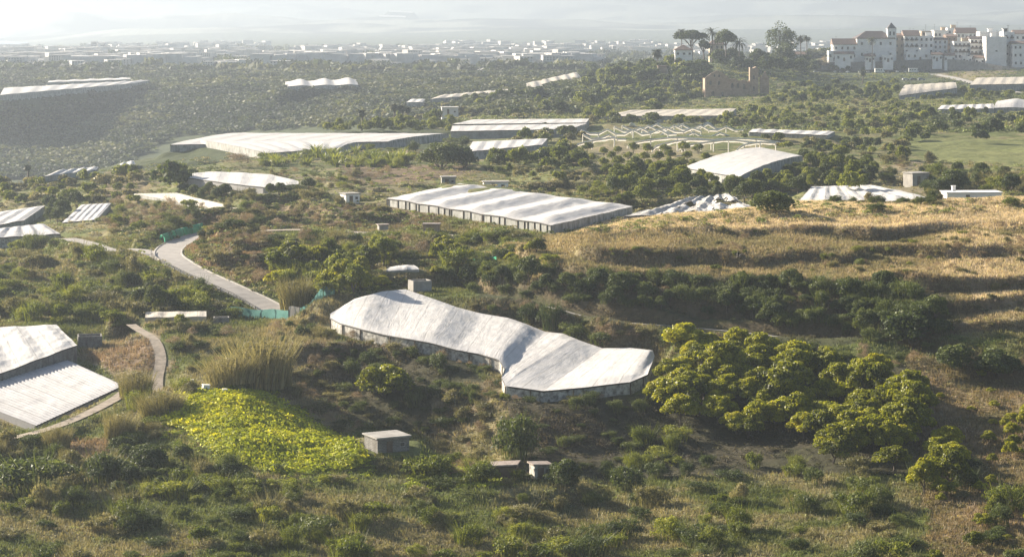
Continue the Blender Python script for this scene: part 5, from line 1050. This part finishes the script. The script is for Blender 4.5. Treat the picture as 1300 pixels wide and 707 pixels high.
# retaining walls: stone skin following the terrace edge
def wallrun(pts, label, mat='dkconcrete', th=.8):
    r = []; W = [P(a, b_, Y) for a, b_, c_, Y in pts]; Z = [ZC-(c_-HY)/F*Y for a, b_, c_, Y in pts]; b = B()
    for k in range(len(W)-1):
        a, c = W[k], W[k+1]; V = []
        for z_, e in ((-3, 0), (0, 1)):
            for q, zb in ((a, Z[k]), (c, Z[k+1])): V.append((q[0], q[1], (zb-3) if not e else q[2]))
            for q, zb in ((c, Z[k+1]), (a, Z[k])): V.append((q[0], q[1]+th, (zb-3) if not e else q[2]))
        b.add(V, [(0, 1, 5, 4), (1, 2, 6, 5), (2, 3, 7, 6), (3, 0, 4, 7), (4, 5, 6, 7)])
    return meta(b.go('retaining_wall', mat), label, 'retaining wall')
wallrun([(1030, 80, 92, 1512), (1080, 79, 93, 1511), (1130, 78, 93, 1510), (1170, 76, 93, 1509), (1197, 75, 92, 1508)], 'long stone retaining wall between the church terrace and the parked cars')
wallrun([(1197, 75, 84, 1508), (1225, 77, 84, 1503), (1250, 80.5, 86, 1497), (1272, 84, 91, 1490), (1290, 86, 93, 1487), (1345, 86, 94, 1487)], 'pale stone retaining wall curving down to the right edge', 'concrete')
# ruined mill
rm = empty('ruined_mill', tuple(P(925, 126, 1150))); meta(rm, 'roofless brown stone mill ruin with gable and arched openings', 'ruin'); q_ = 1150/F
def ruinwall(pts, y, th, name='wall'):
    V = [(a*q_, y, b_*q_) for a, b_ in pts]+[(a*q_, y+th, b_*q_) for a, b_ in pts]; n = len(pts); b = B()
    b.add(V, [tuple(range(n))[::-1] if False else tuple(range(n)), tuple(range(n, 2*n))[::-1]]+[(i, i+n, (i+1) % n+n, (i+1) % n) for i in range(n)]); return b.go(name, 'brick', rm)
g1 = ruinwall([(-30, -6), (0, -6), (0, 28), (-7, 33), (-15, 36.5), (-23, 32), (-30, 27)], 0, 1, 'gable_wall')
ruinwall([(0.1, -6), (28, -6), (28, 24), (24, 22), (20, 25), (13, 23), (9, 26), (0.1, 25)], 1.2, 1); ruinwall([(27, -6), (38, -6), (38, 38), (35, 41), (31, 39), (27, 40)], .2, 5, 'tower'); ruinwall([(40, -6), (52, -6), (52, 26), (47, 35), (42, 28), (40, 30)], 2, 1.2)
ruinwall([(-30, -6), (-29, -6), (-29, 25), (-30, 26)], 1.02, 12, 'side_wall'); ruinwall([(-1.2, -6), (-.1, -6), (-.1, 24), (-1.2, 25)], 2.3, 11, 'side_wall')
for x_, z_, w_, h_ in ((-23, 18, 3, 5), (-12, 18, 3, 5), (-18, 28, 2, 3), (-12, 28, 2, 3), (-20, 3, 4, 7), (-8, 3, 3, 6), (5, 14, 3, 6), (12, 14, 3, 6), (20, 12, 3, 7), (32, 25, 2.4, 5), (32, 10, 2.4, 6)):
    y_ = -.05 if x_ < 0 else (1.15 if x_ < 27 else .15); b = B(); n_ = 8; pts_ = [(x_-w_/2, z_), (x_+w_/2, z_)]+[(x_+w_/2*math.cos(math.pi*k/n_), z_+h_-w_/2+w_/2*math.sin(math.pi*k/n_)) for k in range(n_+1)]
    V = [(a*q_, y_, c_*q_) for a, c_ in pts_]+[(a*q_, y_+.2, c_*q_) for a, c_ in pts_]; n = len(pts_); b.add(V, [tuple(range(n))]+[(i, i+n, (i+1) % n+n, (i+1) % n) for i in range(n)]); b.go('arched_opening', 'window', rm)
# brown stepped tower left of the villa
tw = empty('brick_tower', tuple(P(841, 97, 1215))); meta(tw, 'brown brick tower with splayed buttresses left of the villa', 'tower')
b = B(); b.box((0, 2, 2.2), (4.4, 4, 5.5)); b.go('wall', 'brick', tw)
for s_ in (-1, 1): b = B(); b.add([(s_*2.2, 0, -1), (s_*3.8, 0, -1), (s_*3.8, 1, -1), (s_*2.2, 1, -1), (s_*2.2, 0, 4.6), (s_*2.3, 0, 4.6), (s_*2.3, 1, 4.6), (s_*2.2, 1, 4.6)], [(0, 1, 5, 4), (1, 2, 6, 5), (2, 3, 7, 6), (3, 0, 4, 7), (4, 5, 6, 7)]); b.go('buttress', 'tan', tw)
b = B(); b.box((0, 2, 5.15), (5, 4.6, .4)); b.go('roof', 'tile', tw)
b = B(); b.box((0, 2.2, 2.2), (11.5, 4, 5)); hd = b.go('clipped_hedge', simple('hedge_green', (.045, .075, .04), (.025, .045, .025), 1.5, bump=1)); hd.location = tuple(P(857, 97.5, 1232)); meta(hd, 'square dark green screened enclosure in front of the white villa', 'hedge')

# cars
def car_mesh(parts, rng):
    b, gl, wh = parts
def carproto(col, label, camper=False):
    m = simple('car_paint', col, tuple(v*.92 for v in col), 1, rough=.3); r = empty('camper_van' if camper else 'parked_car'); 
    def loft(prof, w0, w1, name, mat, par):
        n = len(prof); V = []
        for s in (-1, 1):
            for (x, z, k) in prof: V.append((x, s*(w0 if k else w1)/2, z))
        b = B(); b.add(V, [tuple(range(n))[::-1], tuple(range(n, 2*n))]+[(i, (i+1) % n, (i+1) % n+n, i+n) for i in range(n)]); return b.go(name, mat, par)
    if camper:
        loft([(-3.2, .45, 1), (3.0, .45, 1), (3.0, 1.1, 1), (2.4, 1.3, 1), (2.0, 2.1, 0), (2.5, 2.3, 0), (2.3, 2.9, 0), (-3.2, 2.9, 0)], 2.2, 2.1, 'body', m, r); wx = (-2.0, 2.1)
        for x in (-2.2, -.8, .7): b = B(); b.box((x, -1.1, 1.9), (.9, .06, .6)); b.go('window', 'window', r)
        b = B(); b.add([(2.42, -.95, 1.32), (2.42, .95, 1.32), (2.06, .95, 2.05), (2.06, -.95, 2.05)], [(0, 1, 2, 3)]); b.go('windscreen', 'window', r)
    else:
        loft([(-2.1, .4, 1), (2.1, .4, 1), (2.15, .75, 1), (1.2, .95, 1), (-1.9, .98, 1), (-2.1, .9, 1)], 1.72, 1.72, 'body', m, r); wx = (-1.3, 1.3)
        loft([(-1.85, .985, 1), (1.1, .955, 1), (.4, 1.42, 0), (-1.35, 1.45, 0)], 1.6, 1.3, 'cabin', 'window', r); b = B(); b.box((-.5, 0, 1.465), (1.7, 1.26, .05)); b.go('roof', m, r)
    for x in wx:
        for y in (-.82, .82):
            b = B(); b.tube([(x, y-.1, .33), (x, y+.1, .33)], .33, 12); b.go('wheel', 'tyre', r)
    return r
cp = {'white': carproto((.7, .7, .68), ''), 'silver': carproto((.4, .41, .42), ''), 'dark': carproto((.04, .045, .06), ''), 'camper': carproto((.75, .74, .7), '', True)}
used = set()
def putcar(kind, px, Y, rz, label, cat, grp):
    src = cp[kind]
    if kind in used:
        r = src.copy(); COL.objects.link(r)
        for chd in src.children: c = chd.copy(); COL.objects.link(c); c.parent = r
    else: r = src; used.add(kind)
    r.location = ((px-CX)/F*Y, Y, ground(px, Y)+.02); r.rotation_euler = (0, 0, R(rz)); meta(r, label, cat, grp)
for kind, px, Y, rz, lb in (('silver', 1037, 1492, 5, 'leftmost silver car parked against the retaining wall'), ('silver', 1060, 1494, 80, 'silver car parked nose in left of the dark car'), ('white', 1076, 1493, 70, 'white car parked nose in near the middle of the wall'),
    ('white', 1094, 1492, 0, 'white car left of the first camper van'), ('dark', 1068, 1494, 90, 'dark car parked between silver and white ones'), ('silver', 1102, 1493, 85, 'silver car touching the first camper van'), ('dark', 1129, 1493, 90, 'dark car between camper van and white car'),
    ('white', 1139, 1492, 85, 'white car left of the second camper van'), ('silver', 1149, 1494, 80, 'silver car just left of the second camper van'), ('dark', 1177, 1492, 0, 'dark car at the right end of the wall row'), ('white', 1150, 1352, 10, 'white car in the lower row below the camper vans'), ('dark', 1160, 1350, 5, 'dark car in the lower row beside the white one'),
    ('silver', 1170, 1352, 0, 'silver car at the right end of the lower row'), ('white', 1060, 1350, 0, 'white car at the left end of the lower row')):
    putcar(kind, px, Y, rz, lb, 'car', 'cars parked below the village wall')
putcar('camper', 1117, 1488, 4, 'cream camper van parked left of the smaller camper', 'camper van', 'camper vans below the village wall'); putcar('camper', 1160, 1488, -3, 'second cream camper van nearer the village road', 'camper van', 'camper vans below the village wall')

# ------------------------------------------------------------------ hazy coastal town
hm = []
for k in range(5):
    b = B(); w_, d_, h_ = RNG.uniform(10, 20), RNG.uniform(9, 14), (7, 9, 12, 16, 6)[k]; b.box((0, 0, h_/2-2), (w_, d_, h_+4)); b.box((0, 0, h_+.35), (w_+.3, d_+.3, .5))
    for i in range(int(w_//3)):
        for j in range(int(h_//3)): 
            for s in (-1, 1): b.box((-w_/2+1.6+i*3, s*(d_/2+.02), j*3+1.6), (1.1, .1, 1.3))
    me = b.go('town_house', 'whitefar'); nb = 12; me.data.materials.append(M['window']); me.data.materials.append(M['tile'])
    for f in me.data.polygons:
        if f.index >= 12: f.material_index = 1
        elif f.index >= 6 and k in (0, 4): f.material_index = 2
    hm.append(hold(me))
k = 0
while k < 285:
    px, py = RNG.uniform(-120, 1060), RNG.uniform(62, 91)
    if (px > 760 and py > 72) or (px < 95 and py < 64): continue
    h_ = hit(px, py, 1900)
    if h_ is None or fbm(px/60, py/9, 2, 77) < -.25: continue
    p = h_[0]
    if p[1] > 7600: continue
    o = bpy.data.objects.new('town_house', hm[RNG.randint(5)]); COL.objects.link(o); o.location = tuple(p); o.rotation_euler = (0, 0, RNG.uniform(-.6, .6)); s = RNG.uniform(.6, 1.15); o.scale = (s*.85, s*.85, s*.62)
    meta(o, 'tiny pale house of the hazy town on the distant plain', 'house', 'houses of the distant hazy town'); k += 1
for px, w_, h_ in ((119, 7, 17), (130, 6, 15), (136, 5, 12), (240, 8, 9), (262, 7, 8), (410, 6, 8), (562, 4, 9), (780, 5, 10), (790, 4, 9)):
    Y = 3300; g = ground(px, Y); b = B(); ws, hs_ = w_/F*Y, h_/F*Y*.9; b.box((0, 6, hs_/2-2), (ws, 12, hs_+4)); o = b.go('wall', 'whitefar'); r = empty('tower_block', ((px-CX)/F*Y, Y, g)); o.parent = r
    meta(r, 'hazy apartment tower of the distant town', 'building', 'towers of the distant town')
    b = B()
    for j in range(max(2, int(hs_//3.2))): b.box((0, -.03, j*3.2+1.8), (ws*.86, .1, 1.2))
    b.go('window_band', 'window', r)

b = B(); rng_ = np.random.RandomState(8); k = 0   # past three hundred: the rest of the town as one mass
while k < 1500:
    px, py = rng_.uniform(-160, 1300), 58+34*rng_.uniform()**1.1
    if (px > 760 and py > 72) or (px < 95 and py < 64) or vnoise(px/45, py/5, 9) < .38: continue
    h_ = hit(px, py, 2000)
    k += 1
    if h_ is None or h_[0][1] > 8300: continue
    p = h_[0]; hh = rng_.uniform(5, 12); b.box((p[0], p[1], p[2]+hh/2-2), (rng_.uniform(9, 24), rng_.uniform(9, 16), hh+4), rng_.uniform(-.6, .6))
meta(b.go('town_mass', 'whitefar'), 'closely packed pale houses of the distant town', kind='stuff')

# ------------------------------------------------------------------ small bits
b = B()   # bird in flight: one continuous body and wings
bx, by_, bz = P(937, 327, 190); V = []; Fs = []
sec = [(-.30, .01, .0), (-.22, .05, .0), (-.12, .03, 0), (0, .055, .0), (.1, .06, .0), (.17, .035, .015), (.21, .035, .02), (.25, .008, .01)]
for x, rr, z in sec:
    for a in range(8): V.append((x, math.cos(a*math.pi/4)*rr, z+math.sin(a*math.pi/4)*rr*.9))
for i in range(len(sec)-1):
    for a in range(8): Fs.append((i*8+a, i*8+(a+1) % 8, (i+1)*8+(a+1) % 8, (i+1)*8+a))
Fs += [tuple(range(8)), tuple(range(56, 64))[::-1]]
for s in (-1, 1):
    k = len(V); prof = [(0, .1, -.1, 0), (.12, .13, -.1, .12), (.26, .1, -.1, .28), (.4, .0, -.12, .42), (.5, -.12, -.17, .5)]
    for yy, xf, xb, zz_ in prof: V += [(xf, s*yy*.6, zz_*.9+.03), (xb, s*yy*.6, zz_*.9+.03), (xf, s*yy*.6, zz_*.9+.015), (xb, s*yy*.6, zz_*.9+.015)]
    for i in range(4):
        q = k+4*i; Fs += [(q, q+1, q+5, q+4), (q+2, q+6, q+7, q+3), (q, q+4, q+6, q+2), (q+1, q+3, q+7, q+5)]
b.add(V, Fs); o = b.go('flying_bird', 'skin', smooth=True); o.location = (bx, by_, bz); o.rotation_euler = (.5, .1, 2.4); meta(o, 'dark bird gliding in front of the dry hillside', 'bird')
for px, py, s, lb in ((261, 498, .9, 'larger white plastic crate at the head of the yellow green field'), (285, 501, .6, 'smaller white plastic tub right of the larger crate'), (243, 488, .5, 'white sack lying beside the cane clump')):
    p = hit(px, py)[0]; b = B(); b.box((0, 0, s*.4), (s*1.1, s*.9, s*.8), taper=.88); b.box((0, 0, s*.83), (s*1.12, s*.92, s*.08)); o = b.go('plastic_crate', 'white'); o.location = tuple(p+np.array((0, 0, .3))); o.rotation_euler = (0, .08, .4); meta(o, lb, 'crate')
# ------------------------------------------------------------------ light, air, camera
SUN_AZ, SUN_EL = 55.0, 22.0     # degrees left of the view direction, above the horizon
sd = Vector((-math.sin(R(SUN_AZ))*math.cos(R(SUN_EL)), math.cos(R(SUN_AZ))*math.cos(R(SUN_EL)), math.sin(R(SUN_EL))))
w = bpy.data.worlds.new('World'); SC.world = w; w.use_nodes = True; nt = w.node_tree
bg = nt.nodes['Background']; sk = nt.nodes.new('ShaderNodeTexSky'); sk.sky_type = 'NISHITA'; sk.sun_disc = False
sk.sun_elevation = R(SUN_EL); sk.sun_rotation = R(-SUN_AZ); sk.dust_density = 2.0; sk.air_density = 1.0; sk.altitude = 100
nt.links.new(sk.outputs[0], bg.inputs[0]); bg.inputs[1].default_value = .05
L = bpy.data.lights.new('sun', 'SUN'); L.energy = 5; L.angle = R(.55); L.color = (1, .89, .73)
lo = bpy.data.objects.new('sun', L); COL.objects.link(lo); lo.rotation_euler = sd.to_track_quat('Z', 'Y').to_euler(); lo.location = (-300, 200, 400)
m, nt, o = newmat('hazy_air'); pv = nd(nt, 'ShaderNodeVolumePrincipled'); pv.inputs['Color'].default_value = (.385, .44, .52, 1)
pv.inputs['Density'].default_value = .00019; pv.inputs['Anisotropy'].default_value = .48; pv.inputs['Density Attribute'].default_value = ''
nt.links.new(pv.outputs[0], o.inputs['Volume'])
b = B(); b.box((0, 11100, 165), (20400, 23300, 400)); hz = b.go('haze', m); meta(hz, kind='stuff')
cam = bpy.data.cameras.new('camera'); co = bpy.data.objects.new('camera', cam); COL.objects.link(co); SC.camera = co
co.location = (0, 0, ZC); co.rotation_euler = (R(90), 0, 0); cam.sensor_width = 36; cam.lens = F*36/1300; cam.shift_y = -(353.5-HY)/1300
cam.clip_start = 1; cam.clip_end = 40000
SC.view_settings.view_transform = 'Standard'; SC.view_settings.look = 'None'; SC.view_settings.gamma = 1; SC.view_settings.exposure = 1.82
SC.view_settings.use_curve_mapping = False
SC.render.engine = 'CYCLES'; cy = SC.cycles; cy.use_denoising = True; cy.max_bounces = 6; cy.diffuse_bounces = 2; cy.glossy_bounces = 2
cy.transmission_bounces = 3; cy.volume_bounces = 2; cy.transparent_max_bounces = 8; cy.use_adaptive_sampling = True; cy.caustics_reflective = False; cy.caustics_refractive = False
